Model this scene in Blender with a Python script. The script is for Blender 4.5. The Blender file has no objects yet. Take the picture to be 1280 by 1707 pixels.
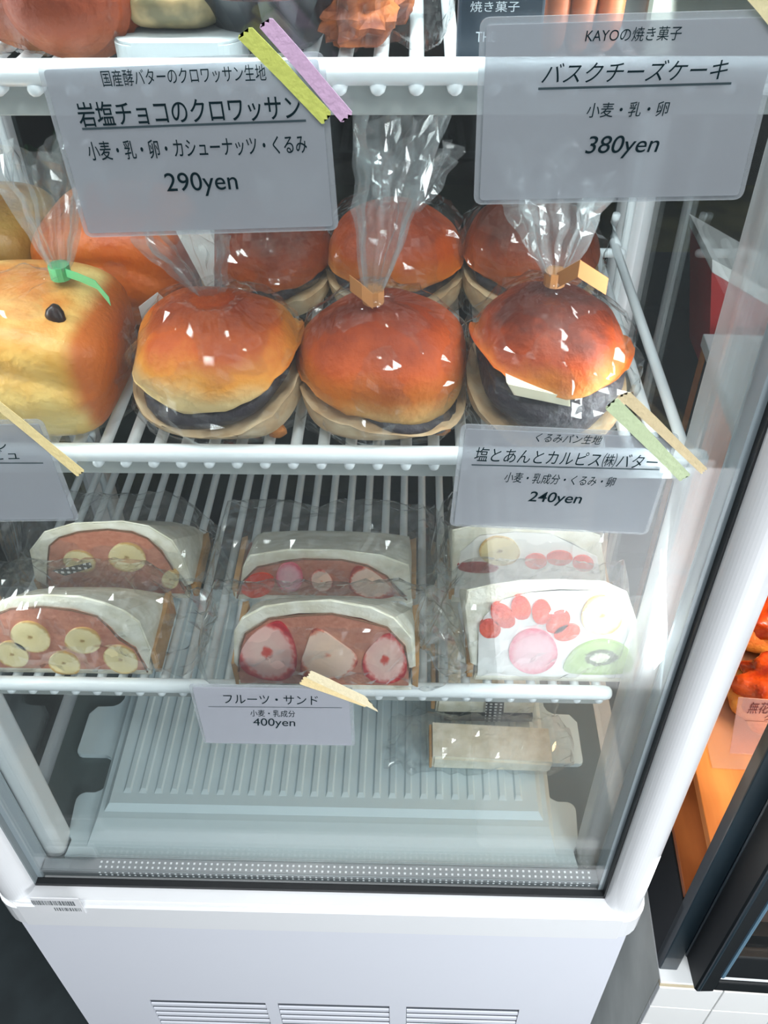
import bpy, bmesh, math, random
from mathutils import Vector, Matrix, noise
PI = math.pi
S = bpy.context.scene
COL = S.collection
R = random.Random(7)

# ------------------------------------------------------------------ camera
F_PX, PITCH, YAW, ROLL = 1512.5, 0.74621, -0.03915, 0.01556
CAM = Vector((0.06825, -0.31787, 0.69107))
cp, sp, cy_, sy_ = math.cos(PITCH), math.sin(PITCH), math.cos(YAW), math.sin(YAW)
fwd = Vector((sy_*cp, cy_*cp, -sp)); rt0 = Vector((cy_, -sy_, 0)); dn0 = fwd.cross(rt0)
rt = math.cos(ROLL)*rt0 + math.sin(ROLL)*dn0; dn = -math.sin(ROLL)*rt0 + math.cos(ROLL)*dn0
cam = bpy.data.cameras.new('camera'); camo = bpy.data.objects.new('camera', cam); COL.objects.link(camo)
cam.sensor_fit = 'VERTICAL'; cam.sensor_height = 24.0; cam.lens = F_PX/1707*24.0
cam.clip_start = 0.02; cam.clip_end = 60
camo.matrix_world = Matrix(((rt.x, -dn.x, -fwd.x, CAM.x), (rt.y, -dn.y, -fwd.y, CAM.y), (rt.z, -dn.z, -fwd.z, CAM.z), (0, 0, 0, 1)))
S.camera = camo
def ray(u, v): return rt*((u-640)/F_PX) + dn*((v-853.5)/F_PX) + fwd
def onY(u, v, Y):            # point of the vertical plane y=Y seen at a place of the photograph
    d = ray(u, v); return CAM + d*((Y-CAM.y)/d.y)

# ------------------------------------------------------------------ world, lights, exposure
w = bpy.data.worlds.new('room_air'); S.world = w; w.use_nodes = True
w.node_tree.nodes['Background'].inputs[0].default_value = (0.87, 0.94, 1.0, 1)
w.node_tree.nodes['Background'].inputs[1].default_value = 0.50
def area(name, loc, aim, sx, sy, power, color=(1, 1, 1)):
    l = bpy.data.lights.new(name, 'AREA'); l.shape = 'RECTANGLE'; l.size = sx; l.size_y = sy; l.energy = power; l.color = color
    o = bpy.data.objects.new(name, l); COL.objects.link(o); o.location = loc
    o.rotation_euler = (Vector(aim)-Vector(loc)).to_track_quat('-Z', 'Y').to_euler(); return o
area('shop_window_light', (0.9, -2.4, 1.5), (0.1, 0, 0.2), 1.8, 1.4, 17, (0.93, 0.97, 1.0))
area('ceiling_lamp_near', (-0.25, -0.75, 1.75), (0, 0.05, 0.3), 0.22, 0.22, 9, (1.0, 0.99, 0.97))
area('ceiling_lamp_far', (0.55, -0.80, 1.65), (0, 0.05, 0.3), 0.17, 0.17, 7, (1.0, 0.99, 0.97))
area('reflector_fill_light', (0.75, -0.95, 0.6), (0.75, -1.0, -0.4), 0.6, 0.5, 30, (0.97, 0.99, 1.0))  # added fill on the unseen white block, brightens what the pane mirrors
area('case_lamp_glow', (0.0, 0.05, 0.735), (0.0, 0.14, 0.2), 0.40, 0.02, 2.3, (0.93, 1.0, 1.0))
for sx_ in (-1, 1): area('post_lamp_glow', (sx_*.198, .020, .37), (sx_*.02, .12, .33), .012, .68, .9, (0.95, 1.0, 1.0))
area('neighbour_lamp_glow', (0.50, 0.16, 0.262), (0.44, 0.16, 0.0), 0.24, 0.04, 1.4, (1.0, 0.66, 0.34))
S.view_settings.view_transform = 'Standard'; S.view_settings.look = 'None'
S.view_settings.exposure = 0.0; S.view_settings.gamma = 1.0; S.view_settings.use_curve_mapping = False
try:
    S.cycles.transparent_max_bounces = 40; S.cycles.max_bounces = 10; S.cycles.use_denoising = True
    S.cycles.sample_clamp_indirect = 6
except Exception: pass

# ------------------------------------------------------------------ materials
def lin(c):
    return tuple(((x/255)/12.92 if x/255 <= .04045 else ((x/255+.055)/1.055)**2.4) for x in c[:3])+(1,)
MATS = {}
def newmat(name):
    m = bpy.data.materials.new(name); m.use_nodes = True; nt = m.node_tree; nt.nodes.clear()
    out = nt.nodes.new('ShaderNodeOutputMaterial'); return m, nt, out
def N(nt, t, **kw):
    n = nt.nodes.new(t)
    for k, v in kw.items():
        if k in n.inputs: n.inputs[k].default_value = v
        else: setattr(n, k, v)
    return n
def mat(name, c, rough=.5, bump=0, bscale=200, var=0, vscale=30, metal=0, spec=.5, c2=None, sss=0, coat=0):
    if name in MATS: return MATS[name]
    m, nt, out = newmat(name); L = nt.links.new
    p = N(nt, 'ShaderNodeBsdfPrincipled', Roughness=rough, Metallic=metal)
    p.inputs['Specular IOR Level'].default_value = spec; p.inputs['Coat Weight'].default_value = coat
    p.inputs['Base Color'].default_value = lin(c)
    if sss: p.inputs['Subsurface Weight'].default_value = sss; p.inputs['Subsurface Scale'].default_value = .004
    tc = N(nt, 'ShaderNodeTexCoord')
    if var or c2:
        no = N(nt, 'ShaderNodeTexNoise', Scale=vscale, Detail=4.0); L(tc.outputs['Object'], no.inputs['Vector'])
        rp = N(nt, 'ShaderNodeValToRGB'); a = lin(c); b = lin(c2) if c2 else tuple(x*(1-var) for x in a[:3])+(1,)
        rp.color_ramp.elements[0].color = b; rp.color_ramp.elements[1].color = a
        rp.color_ramp.elements[0].position = .38; rp.color_ramp.elements[1].position = .62
        L(no.outputs[0], rp.inputs[0]); L(rp.outputs[0], p.inputs['Base Color'])
    if bump:
        nb = N(nt, 'ShaderNodeTexNoise', Scale=bscale, Detail=3.0); L(tc.outputs['Object'], nb.inputs['Vector'])
        bu = N(nt, 'ShaderNodeBump', Strength=bump, Distance=.002); L(nb.outputs[0], bu.inputs['Height']); L(bu.outputs[0], p.inputs['Normal'])
    L(p.outputs[0], out.inputs[0]); MATS[name] = m; return m
def film(name, haze=.06, tint=(.97, .98, .98), rough=.06, bump=.6, bscale=60, hazecol=(230, 235, 238), ior=1.5, gl=1.0):
    if name in MATS: return MATS[name]
    m, nt, out = newmat(name); L = nt.links.new
    tr = N(nt, 'ShaderNodeBsdfTransparent'); tr.inputs[0].default_value = (*tint, 1)
    gs = N(nt, 'ShaderNodeBsdfAnisotropic' if False else 'ShaderNodeBsdfGlossy', Roughness=rough)
    df = N(nt, 'ShaderNodeBsdfDiffuse'); df.inputs[0].default_value = lin(hazecol)
    fr = N(nt, 'ShaderNodeFresnel', IOR=ior); ge = N(nt, 'ShaderNodeNewGeometry'); io = N(nt, 'ShaderNodeMapRange')
    io.inputs[3].default_value = ior; io.inputs[4].default_value = 1/ior   # the same reflectance from either side of a thin film
    L(ge.outputs['Backfacing'], io.inputs[0]); L(io.outputs[0], fr.inputs['IOR'])
    if bump:
        tc = N(nt, 'ShaderNodeTexCoord'); nb = N(nt, 'ShaderNodeTexNoise', Scale=bscale, Detail=2.0)
        L(tc.outputs['Object'], nb.inputs['Vector']); bu = N(nt, 'ShaderNodeBump', Strength=bump, Distance=.003)
        L(nb.outputs[0], bu.inputs['Height']); L(bu.outputs[0], gs.inputs['Normal']); L(bu.outputs[0], fr.inputs['Normal'])
    m1 = N(nt, 'ShaderNodeMixShader'); m1.inputs[0].default_value = haze
    L(tr.outputs[0], m1.inputs[1]); L(df.outputs[0], m1.inputs[2])
    mu = N(nt, 'ShaderNodeMath', operation='MULTIPLY'); mu.inputs[1].default_value = gl; L(fr.outputs[0], mu.inputs[0])
    m2 = N(nt, 'ShaderNodeMixShader'); L(mu.outputs[0], m2.inputs[0]); L(m1.outputs[0], m2.inputs[1]); L(gs.outputs[0], m2.inputs[2])
    L(m2.outputs[0], out.inputs[0]); MATS[name] = m; return m
def crust(name, top, mid, low, z0, z1, dark=None):
    """baked dough: browned towards its top, pale where it did not brown (object z, metres)"""
    m, nt, out = newmat(name); L = nt.links.new
    p = N(nt, 'ShaderNodeBsdfPrincipled', Roughness=.55); p.inputs['Specular IOR Level'].default_value = .3
    tc = N(nt, 'ShaderNodeTexCoord'); sx = N(nt, 'ShaderNodeSeparateXYZ'); L(tc.outputs['Object'], sx.inputs[0])
    no = N(nt, 'ShaderNodeTexNoise', Scale=38, Detail=5.0, Roughness=.6); L(tc.outputs['Object'], no.inputs['Vector'])
    ad = N(nt, 'ShaderNodeMath', operation='MULTIPLY_ADD'); L(no.outputs[0], ad.inputs[0]); ad.inputs[1].default_value = .028; L(sx.outputs[2], ad.inputs[2])
    mr = N(nt, 'ShaderNodeMapRange'); mr.inputs[1].default_value = z0+.014; mr.inputs[2].default_value = z1+.014; L(ad.outputs[0], mr.inputs[0])
    rp = N(nt, 'ShaderNodeValToRGB'); e = rp.color_ramp.elements
    e[0].position = 0; e[0].color = lin(low); e[1].position = 1; e[1].color = lin(dark or tuple(int(x*.72) for x in top))
    a = e.new(.38); a.color = lin(mid); b = e.new(.72); b.color = lin(top)
    L(mr.outputs[0], rp.inputs[0]); L(rp.outputs[0], p.inputs['Base Color'])
    n2 = N(nt, 'ShaderNodeTexNoise', Scale=260, Detail=4.0); L(tc.outputs['Object'], n2.inputs['Vector'])
    bu = N(nt, 'ShaderNodeBump', Strength=.55, Distance=.0016); L(n2.outputs[0], bu.inputs['Height']); L(bu.outputs[0], p.inputs['Normal'])
    L(p.outputs[0], out.inputs[0]); MATS[name] = m; return m
def fruit(name, stops, spoke=0, rough=.3):
    """slice of fruit: colour by distance from its middle (object x,z; 1 = rim)"""
    m, nt, out = newmat(name); L = nt.links.new
    p = N(nt, 'ShaderNodeBsdfPrincipled', Roughness=rough)
    tc = N(nt, 'ShaderNodeTexCoord'); sx = N(nt, 'ShaderNodeSeparateXYZ'); L(tc.outputs['Generated'], sx.inputs[0])
    cx = N(nt, 'ShaderNodeCombineXYZ')
    for i, k in ((0, 0), (2, 1)):
        a = N(nt, 'ShaderNodeMath', operation='MULTIPLY_ADD'); a.inputs[1].default_value = 2; a.inputs[2].default_value = -1
        L(sx.outputs[i], a.inputs[0]); L(a.outputs[0], cx.inputs[k])
    ln = N(nt, 'ShaderNodeVectorMath', operation='LENGTH'); L(cx.outputs[0], ln.inputs[0])
    no = N(nt, 'ShaderNodeTexNoise', Scale=5.0, Detail=4.0); L(cx.outputs[0], no.inputs['Vector'])
    ad = N(nt, 'ShaderNodeMath', operation='MULTIPLY_ADD'); L(no.outputs[0], ad.inputs[0]); ad.inputs[1].default_value = .34; 
    s2 = N(nt, 'ShaderNodeMath', operation='SUBTRACT'); s2.inputs[1].default_value = .17; L(ln.outputs['Value'], s2.inputs[0]); L(s2.outputs[0], ad.inputs[2])
    rp = N(nt, 'ShaderNodeValToRGB'); e = rp.color_ramp.elements
    e[0].position = stops[0][0]; e[0].color = lin(stops[0][1]); e[1].position = stops[-1][0]; e[1].color = lin(stops[-1][1])
    for q, c in stops[1:-1]:
        x = e.new(q); x.color = lin(c)
    L(ad.outputs[0], rp.inputs[0]); L(rp.outputs[0], p.inputs['Base Color']); L(p.outputs[0], out.inputs[0]); MATS[name] = m; return m
def wood(name, c, c2, sc=(3, 40, 40)):
    m, nt, out = newmat(name); L = nt.links.new
    p = N(nt, 'ShaderNodeBsdfPrincipled', Roughness=.45); tc = N(nt, 'ShaderNodeTexCoord'); mp = N(nt, 'ShaderNodeMapping'); mp.inputs['Scale'].default_value = sc
    L(tc.outputs['Object'], mp.inputs[0]); no = N(nt, 'ShaderNodeTexNoise', Scale=1.6, Detail=6.0); L(mp.outputs[0], no.inputs['Vector'])
    rp = N(nt, 'ShaderNodeValToRGB'); rp.color_ramp.elements[0].color = lin(c2); rp.color_ramp.elements[1].color = lin(c)
    rp.color_ramp.elements[0].position = .35; rp.color_ramp.elements[1].position = .65
    L(no.outputs[0], rp.inputs[0]); L(rp.outputs[0], p.inputs['Base Color']); L(p.outputs[0], out.inputs[0]); MATS[name] = m; return m

WHITE = mat('white_enamel', (228, 231, 235), .28, coat=.3)
BODYM = mat('body_sheet_metal', (216, 220, 230), .35)
WHITE2 = mat('white_liner', (236, 242, 244), .35)
PVC = mat('white_pvc_coating', (236, 244, 248), .3, coat=.3)
PVCD = mat('grey_white_lip', (176, 182, 180), .4)
TRAY = mat('pale_grey_tray_plastic', (206, 224, 230), .45)
BLACK = mat('black_rubber', (14, 18, 22), .5)
ALU = mat('spacer_aluminium', (128, 138, 142), .35, metal=.6)
HOLE = mat('spacer_perforation', (225, 232, 236), .5)
GLASS = film('clear_pane', haze=.006, tint=(.975, .985, .985), rough=.0, bump=0, ior=1.5)
SIDEGLASS = film('clear_side_pane', haze=.01, tint=(.95, .97, .97), rough=.0, bump=0, ior=1.45)
FILM = film('clear_wrapping_film', haze=.012, rough=.05, bump=0, gl=1.0)
FILM2 = film('hazy_wrapping_film', haze=.05, rough=.06, bump=0, gl=1.3)
WRAP = film('stiff_wrapping_film', haze=.022, rough=.05, bump=0, gl=1.7)
FLARE = film('gathered_wrapping_film', haze=.09, rough=.12, bump=0, tint=(.90, .92, .92), gl=1.0)
POSTC = film('frosted_post_plastic', haze=.34, rough=.3, bump=0)
CARD = film('translucent_card', haze=.44, rough=.25, bump=0, hazecol=(178, 184, 190), tint=(.92, .94, .96), gl=.6)
CARDP = film('translucent_pale_card', haze=.5, rough=.25, bump=0, hazecol=(190, 194, 204), tint=(.95, .96, .97), gl=.6)
CEDGE = film('clear_card_border', haze=.28, rough=.15, bump=0, hazecol=(205, 212, 218), tint=(.9, .92, .93))
INK = mat('dark_teal_ink', (18, 36, 42), .8, spec=.1)
INKL = mat('grey_line_ink', (62, 76, 82), .8, spec=.1)

# ------------------------------------------------------------------ object helpers
def setp(o, label=None, cat=None, group=None, kind=None):
    if label: o['label'] = label
    if cat: o['category'] = cat
    if group: o['group'] = group
    if kind: o['kind'] = kind
    return o
def W(o): 
    v = Vector(o.location); p = o.parent
    while p: v += Vector(p.location); p = p.parent
    return v
def thing(name, label, cat, loc=(0, 0, 0), group=None):
    o = bpy.data.objects.new(name, None); COL.objects.link(o); o.location = loc; o.empty_display_size = .02
    return setp(o, label, cat, group)
def obj(name, bm, m, parent=None, origin=None, smooth=False, label=None):
    """bm is in world coordinates; the object gets its own origin"""
    if origin is None:
        c = [v.co for v in bm.verts]
        origin = Vector([(min(q[i] for q in c)+max(q[i] for q in c))/2 for i in range(3)])
    origin = Vector(origin)
    bmesh.ops.translate(bm, verts=bm.verts, vec=-origin)
    me = bpy.data.meshes.new(name); 
    bmesh.ops.recalc_face_normals(bm, faces=bm.faces)
    bm.to_mesh(me); bm.free()
    if smooth: me.polygons.foreach_set('use_smooth', [True]*len(me.polygons))
    if m: me.materials.append(m)
    o = bpy.data.objects.new(name, me); COL.objects.link(o)
    if parent: o.parent = parent; o.location = origin - W(parent)
    else: o.location = origin
    if label: o['label'] = label
    return o
def same(name, src, loc, parent):
    o = bpy.data.objects.new(name, src.data); COL.objects.link(o); o.parent = parent; o.location = Vector(loc)-W(parent)
    o.rotation_euler = src.rotation_euler; return o
def box(bm, a, b, bev=0):
    a, b = Vector(a), Vector(b)
    r = bmesh.ops.create_cube(bm, size=1.0, matrix=Matrix.Translation((a+b)/2) @ Matrix.Diagonal((*(b-a), 1)))
    if bev:
        es = list({e for v in r['verts'] for e in v.link_edges})
        bmesh.ops.bevel(bm, geom=es, offset=bev, segments=2, affect='EDGES', profile=.5)
    return bm
def B(a, b, bev=0): return box(bmesh.new(), a, b, bev)
def tube(bm, pts, r, n=10, cap=True, rr=None):
    pts = [Vector(p) for p in pts]; rings = []
    up = Vector((0, 0, 1)); 
    for i, p in enumerate(pts):
        t = (pts[min(i+1, len(pts)-1)]-pts[max(i-1, 0)]).normalized()
        a = up if abs(t.dot(up)) < .95 else Vector((0, 1, 0))
        x = t.cross(a).normalized(); y = x.cross(t).normalized()
        q = rr[i] if rr else r
        rings.append([bm.verts.new(p+q*(math.cos(2*PI*k/n)*x+math.sin(2*PI*k/n)*y)) for k in range(n)])
    for A_, B_ in zip(rings, rings[1:]):
        for k in range(n): bm.faces.new((A_[k], A_[(k+1) % n], B_[(k+1) % n], B_[k]))
    if cap: bm.faces.new(rings[0][::-1]); bm.faces.new(rings[-1])
    return bm
def rod(a, b, r, n=12, dome=True):
    a, b = Vector(a), Vector(b); d = (b-a).normalized()
    if dome:
        p = [a, a+d*r*.3, a+d*r, b-d*r, b-d*r*.3, b]; return tube(bmesh.new(), p, r, n, rr=[r*.45, r*.82, r, r, r*.82, r*.45])
    return tube(bmesh.new(), [a, b], r, n)
def prism(poly, y0, y1, bev=0):
    """polygon of (x,z) pairs, extruded from y0 to y1"""
    bm = bmesh.new(); f = [bm.verts.new((x, y0, z)) for x, z in poly]; g = [bm.verts.new((x, y1, z)) for x, z in poly]; n = len(poly)
    bm.faces.new(f); bm.faces.new(g[::-1])
    for i in range(n): bm.faces.new((f[i], g[i], g[(i+1) % n], f[(i+1) % n]))
    if bev:
        es = [e for e in bm.edges if abs(e.verts[0].co.y-y0) < 1e-6 and abs(e.verts[1].co.y-y0) < 1e-6]
        bmesh.ops.bevel(bm, geom=es, offset=bev, segments=2, affect='EDGES')
    bmesh.ops.triangulate(bm, faces=[q for q in bm.faces if len(q.verts) > 4]); return bm
def grid_surface(fn, nu, nv, wrap=True):
    bm = bmesh.new(); rows = []
    for j in range(nv+1): rows.append([bm.verts.new(fn(i/nu, j/nv)) for i in range(nu if wrap else nu+1)])
    for j in range(nv):
        m_ = nu
        for i in range(m_):
            k = (i+1) % nu if wrap else i+1
            try: bm.faces.new((rows[j][i], rows[j][k], rows[j+1][k], rows[j+1][i]))
            except ValueError: pass
    return bm
def nz(p, s, seed=0): return noise.noise(Vector((p[0]*s+seed*7.3, p[1]*s-seed*3.1, p[2]*s+seed)))
def ellipsoid(c, r, nu=40, nv=26, e=2.0, amp=0, sc=30, seed=0, mod=None):
    c, r = Vector(c), Vector(r)
    def fn(u, v):
        th = 2*PI*u; ph = PI*v-PI/2
        d = Vector((math.cos(ph)*math.cos(th), math.cos(ph)*math.sin(th), math.sin(ph)))
        k = (abs(d.x)**e+abs(d.y)**e+abs(d.z)**e)**(-1/e)
        p = Vector((d.x*r.x, d.y*r.y, d.z*r.z))*k
        if amp: p *= 1+amp*nz(p, sc, seed)
        if mod: p = mod(p)
        return c+p
    bm = grid_surface(fn, nu, nv); bmesh.ops.remove_doubles(bm, verts=bm.verts, dist=1e-6); return bm
def lettering(txt, u0, u1, v0, v1, parent, m, Y, rot=0, name='lettering', shear=0, thick=0):
    """flat print on the plane y=Y that fills the box u0..u1, v0..v1 of the photograph at that plane"""
    cu = bpy.data.curves.new('t', 'FONT'); cu.body = txt; cu.size = 1; cu.shear = shear; cu.offset = thick
    to = bpy.data.objects.new('t', cu); COL.objects.link(to); bpy.context.view_layer.update()
    me = bpy.data.meshes.new_from_object(to.evaluated_get(bpy.context.evaluated_depsgraph_get()))
    bpy.data.objects.remove(to); bpy.data.curves.remove(cu)
    if not me.vertices: return None
    xs = [v.co.x for v in me.vertices]; ys = [v.co.y for v in me.vertices]
    x0, x1, y0, y1 = min(xs), max(xs), min(ys), max(ys)
    c = onY((u0+u1)/2, (v0+v1)/2, Y); ww = onY(u1, (v0+v1)/2, Y).x-onY(u0, (v0+v1)/2, Y).x; hh = onY((u0+u1)/2, v0, Y).z-onY((u0+u1)/2, v1, Y).z
    ca, sa = math.cos(rot), math.sin(rot)
    for v in me.vertices:
        x = ((v.co.x-x0)/(x1-x0)-.5)*ww; z = ((v.co.y-y0)/(y1-y0)-.5)*hh
        v.co = (x*ca-z*sa, 0, x*sa+z*ca)
    me.materials.clear(); me.materials.append(m); me.name = name
    o = bpy.data.objects.new(name, me); COL.objects.link(o); o.parent = parent; o.location = c-W(parent); return o
def stroke(a, b, wd, Y, parent, m, name='underline'):
    pa, pb = onY(*a, Y), onY(*b, Y); d = (pb-pa).normalized(); n_ = Vector((-d.z, 0, d.x))*wd/2
    bm = bmesh.new(); bm.faces.new([bm.verts.new(q) for q in (pa-n_, pb-n_, pb+n_, pa+n_)]); return obj(name, bm, m, parent)

# ================================================================== THE ROOM
def struct(name, bm, m): o = obj(name, bm, m); o['kind'] = 'structure'; return o
FLZ = -.92
struct('floor', B((-3, -9, FLZ-.05), (3.2, 2.6, FLZ)), mat('dark_slate_floor', (52, 62, 66), .75, var=.25, vscale=14))
struct('rear_shade_ceiling', B((-3, .25, 1.75), (3.2, 2.6, 1.8)), mat('ceiling_paint', (120, 122, 120), .9))  # unseen, added over the rear part only, to keep the back dim
WALLM = mat('dark_wall_paint', (58, 60, 56), .9, var=.3, vscale=2.5)
struct('wall_back', B((-3, 2.6, FLZ), (3.2, 2.7, 1.9)), WALLM)
struct('wall_left', B((-3.1, -9, FLZ), (-3, 2.6, 1.9)), WALLM)
struct('wall_right', B((3.2, -9, FLZ), (3.3, 2.6, 1.9)), WALLM)
struct('baseboard_back', B((-3, 2.585, FLZ), (3.2, 2.6, FLZ+.09)), mat('dark_baseboard', (40, 42, 42), .6))

# ================================================================== THE REFRIGERATED CASE
HX = .25
case = thing('display_refrigerator', 'tall white refrigerated display case with glass sides holding bread and sandwiches', 'refrigerator', (0, .17, FLZ))
# base body with three louvred openings
bm = bmesh.new(); OPEN = [(-.172, -.077), (-.0665, .0315), (.047, .1745)]
OPEN = [(onY(247, 1665, -.012).x, onY(441, 1668, -.012).x), (onY(462, 1672, -.012).x, onY(649, 1676, -.012).x), (onY(677, 1679, -.012).x, onY(866, 1682, -.012).x)]
ZT, ZB = -.2155, -.40
box(bm, (-.24, -.012, -.03), (.24, .36, -.02)); box(bm, (-.24, .01, FLZ), (.24, .36, -.03))
obj('base_body', bm, BODYM, case)
bm = bmesh.new(); box(bm, (-.243, -.012, ZT), (.2435, .0095, -.02)); obj('front_panel', bm, BODYM, case)
bm = bmesh.new(); box(bm, (-.243, -.012, FLZ+.02), (.2435, .0095, ZB))
xs = [-.243, OPEN[0][0], OPEN[0][1], OPEN[1][0], OPEN[1][1], OPEN[2][0], OPEN[2][1], .2435]
for i in (0, 2, 4, 6): box(bm, (xs[i], -.012, ZB), (xs[i+1], .0095, ZT))
obj('louvre_panel', bm, BODYM, case)
SL = None; zz = ZT-.0125
DARKV = mat('vent_cavity', (70, 76, 84), .8)
for (a, b) in OPEN: obj('vent_backing', B((a-.0004, -.0104, ZB-.0004), (b+.0004, .0085, ZT+.0004)), DARKV, case)
while zz > ZB+.006:
    for (a, b) in OPEN:
        bmx = bmesh.new(); prof = [(-.0118, -.0026), (-.0118, .0026), (-.0103, .0029), (-.0103, -.0022)]
        vs = [[bmx.verts.new((x, y, zz+z)) for (y, z) in prof] for x in (a+.0005, b-.0005)]
        for k in range(4): bmx.faces.new((vs[0][k], vs[0][(k+1) % 4], vs[1][(k+1) % 4], vs[1][k]))
        bmx.faces.new(vs[0]); bmx.faces.new(vs[1][::-1]); obj('louvre_slat', bmx, BODYM, case)
    zz -= .0125
# skirt band
def rrect(x0, x1, y0, y1, r, n=6):
    pts = []
    for cx, cy, a0 in ((x1-r, y1-r, 0), (x0+r, y1-r, 90), (x0+r, y0+r, 180), (x1-r, y0+r, 270)):
        for k in range(n+1):
            a = math.radians(a0+90*k/n); pts.append((cx+r*math.cos(a), cy+r*math.sin(a)))
    return pts
def slab(pts, z0, z1, bev=0):
    bm = bmesh.new(); f = [bm.verts.new((x, y, z0)) for x, y in pts]; g = [bm.verts.new((x, y, z1)) for x, y in pts]; n = len(pts)
    bm.faces.new(f[::-1]); bm.faces.new(g)
    for i in range(n): bm.faces.new((f[i], f[(i+1) % n], g[(i+1) % n], g[i]))
    if bev:
        es = [e for e in bm.edges if abs(e.verts[0].co.z-e.verts[1].co.z) < 1e-6]
        bmesh.ops.bevel(bm, geom=es, offset=bev, segments=2, affect='EDGES')
    return bm
skirt = obj('skirt_band', slab(rrect(-.2515, .2525, -.0195, .372, .02), -.036, -.0032, .003), WHITE, case)
obj('door_sill', slab(rrect(-.2485, .2495, -.0170, .37, .02), -.003, -.0007, .0005), WHITE, case)
# lower lip of the door opening and posts
obj('sill_rail', B((-.235, -.0145, -.0007), (.235, -.004, .0), 0), WHITE, case)
for s in (-1, 1):
    pts = rrect(-.028/2, .028/2, -.022, .022, .0135, 12)
    sh = [(x+s*.2345, y+.006) for x, y in pts]
    obj('corner_post', slab(sh, -.0007, .74), WHITE, case, smooth=False)
    sh = [(x*.9+s*.2345, y*.8+.345) for x, y in pts]
    obj('rear_post', slab(sh, -.0007, .74), WHITE, case)
    # aluminium glazing channel beside each post
    obj('glazing_channel', B((s*.2195-.004 if s > 0 else -.2205, .001, .0), (.2205 if s > 0 else s*.2195+.004, .016, .74)), mat('grey_glazing_channel', (150, 163, 170), .4), case)
    obj('gasket', B((s*.2205-.0012, -.0042, 0), (s*.2205+.0012, .001, .74)), BLACK if s > 0 else mat('grey_gasket', (120, 130, 134), .6), case)
obj('gasket', B((-.220, -.0042, 0), (.220, .001, .0035)), BLACK, case)
obj('header', slab(rrect(-.25, .25, -.022, .372, .02), .742, .90, .006), WHITE, case)
hl = obj('header_lamp', B((-.2, .04, .737), (.2, .06, .7415)), mat('lamp_diffuser', (245, 250, 250), .3), case)
# panes
obj('front_pane', B((-.2195, .0005, .0035), (.2195, .0020, .7415)), GLASS, case)
obj('inner_pane', B((-.2150, .0125, .0128), (.2150, .0140, .7415)), GLASS, case)
for s in (-1, 1): obj('side_pane', B((s*.2375-.001, .0305, 0), (s*.2375+.001, .322, .7415)), SIDEGLASS, case)
obj('rear_pane', B((-.2215, .346, 0), (.2215, .348, .7415)), film('grey_rear_pane', haze=.0, tint=(.50, .54, .54), rough=.02, bump=0, gl=.4), case)
# spacer bar with two rows of perforations
sb = obj('spacer_bar', B((-.2145, .0025, .0036), (.2145, .0122, .0126), .0004), ALU, case)
bm = bmesh.new()
for k in range(84):
    x = -.170+k*.00455
    for zr, yr in ((.0127, .0052), (.0127, .0092)):
        box(bm, (x, yr, zr-.00002), (x+.0015, yr+.0016, zr+.00012))
p_ = obj('perforation', bm, HOLE, sb); p_['kind'] = 'stuff'
bm = bmesh.new()
for k in range(84):
    x = -.170+k*.00455
    for zr in (.0062, .0098): box(bm, (x, .0023, zr), (x+.0014, .00255, zr+.0013))
p_ = obj('perforation', bm, HOLE, sb); p_['kind'] = 'stuff'
# inner light posts
for s in (-1, 1):
    o = obj('inner_post', slab([(x+s*.2115, y+.030) for x, y in rrect(-.0085, .0085, -.012, .012, .006)], .004, .7415), WHITE2 if s < 0 else POSTC, case)
# rear shelf hanger rods
for x in (-.205, .2175):
    obj('hanger_rod', rod((x, .286, .012), (x, .286, .74), .0032), PVC, case)
# liner under the tray
obj('liner_floor', B((-.236, .016, -.0005), (.236, .345, .0022)), mat('dark_liner', (84, 96, 96), .4), case)
# small inventory sticker
st = obj('sticker', B((onY(50, 1498, -.0202).x, -.0203, onY(50, 1521, -.0202).z), (onY(131, 1500, -.0202).x, -.0193, onY(50, 1497, -.0202).z)), mat('sticker_paper', (222, 224, 228), .5), case)
bm = bmesh.new(); x = onY(52, 1502, -.0202).x; xe = onY(120, 1502, -.0202).x; z1 = onY(60, 1501, -.0202).z; z2 = onY(60, 1508, -.0202).z
while x < xe:
    wd = R.choice((.0005, .0009, .0014)); box(bm, (x, -.02045, z2), (x+wd, -.0202, z1)); x += wd+R.choice((.0005, .0008))
z1 = onY(60, 1512, -.0202).z; z2 = onY(60, 1517, -.0202).z; x = onY(88, 1510, -.0202).x
while x < xe+.004:
    wd = R.choice((.0005, .0009, .0013)); box(bm, (x, -.02045, z2), (x+wd, -.0202, z1)); x += wd+R.choice((.0005, .0009))
obj('barcode', bm, mat('sticker_ink', (110, 116, 120), .6), st)

# ---- bottom tray
tray = thing('drip_tray', 'pale grey ribbed plastic tray lying on the bottom of the case', 'tray', (0, .15, .0025))
TX0, TX1 = -.205, .205
pts = []
def arc(cx, cy, r, a0, a1, n=5): return [(cx+r*math.cos(math.radians(a0+(a1-a0)*k/n)), cy+r*math.sin(math.radians(a0+(a1-a0)*k/n))) for k in range(n+1)]
left = [(-.202, .0165)]+arc(-.205, .030, .006, 0, 60)[:1]+[(-.2045, .036), (-.206, .060)]+arc(-.200, .066, .006, 180, 90)+arc(-.192, .080, .008, 270, 360)+arc(-.192, .100, .008, 0, 90)+arc(-.214, .112, .004, 270, 180)
left += [(-.218, .150), (-.212, .158)]+arc(-.198, .166, .008, 270, 360)+[(-.186, .30)]
right = [(-x, y) for x, y in left]
outl = left+right[::-1]
obj('tray_plate', slab(outl, .0024, .0078, .0008), TRAY, tray)
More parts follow.
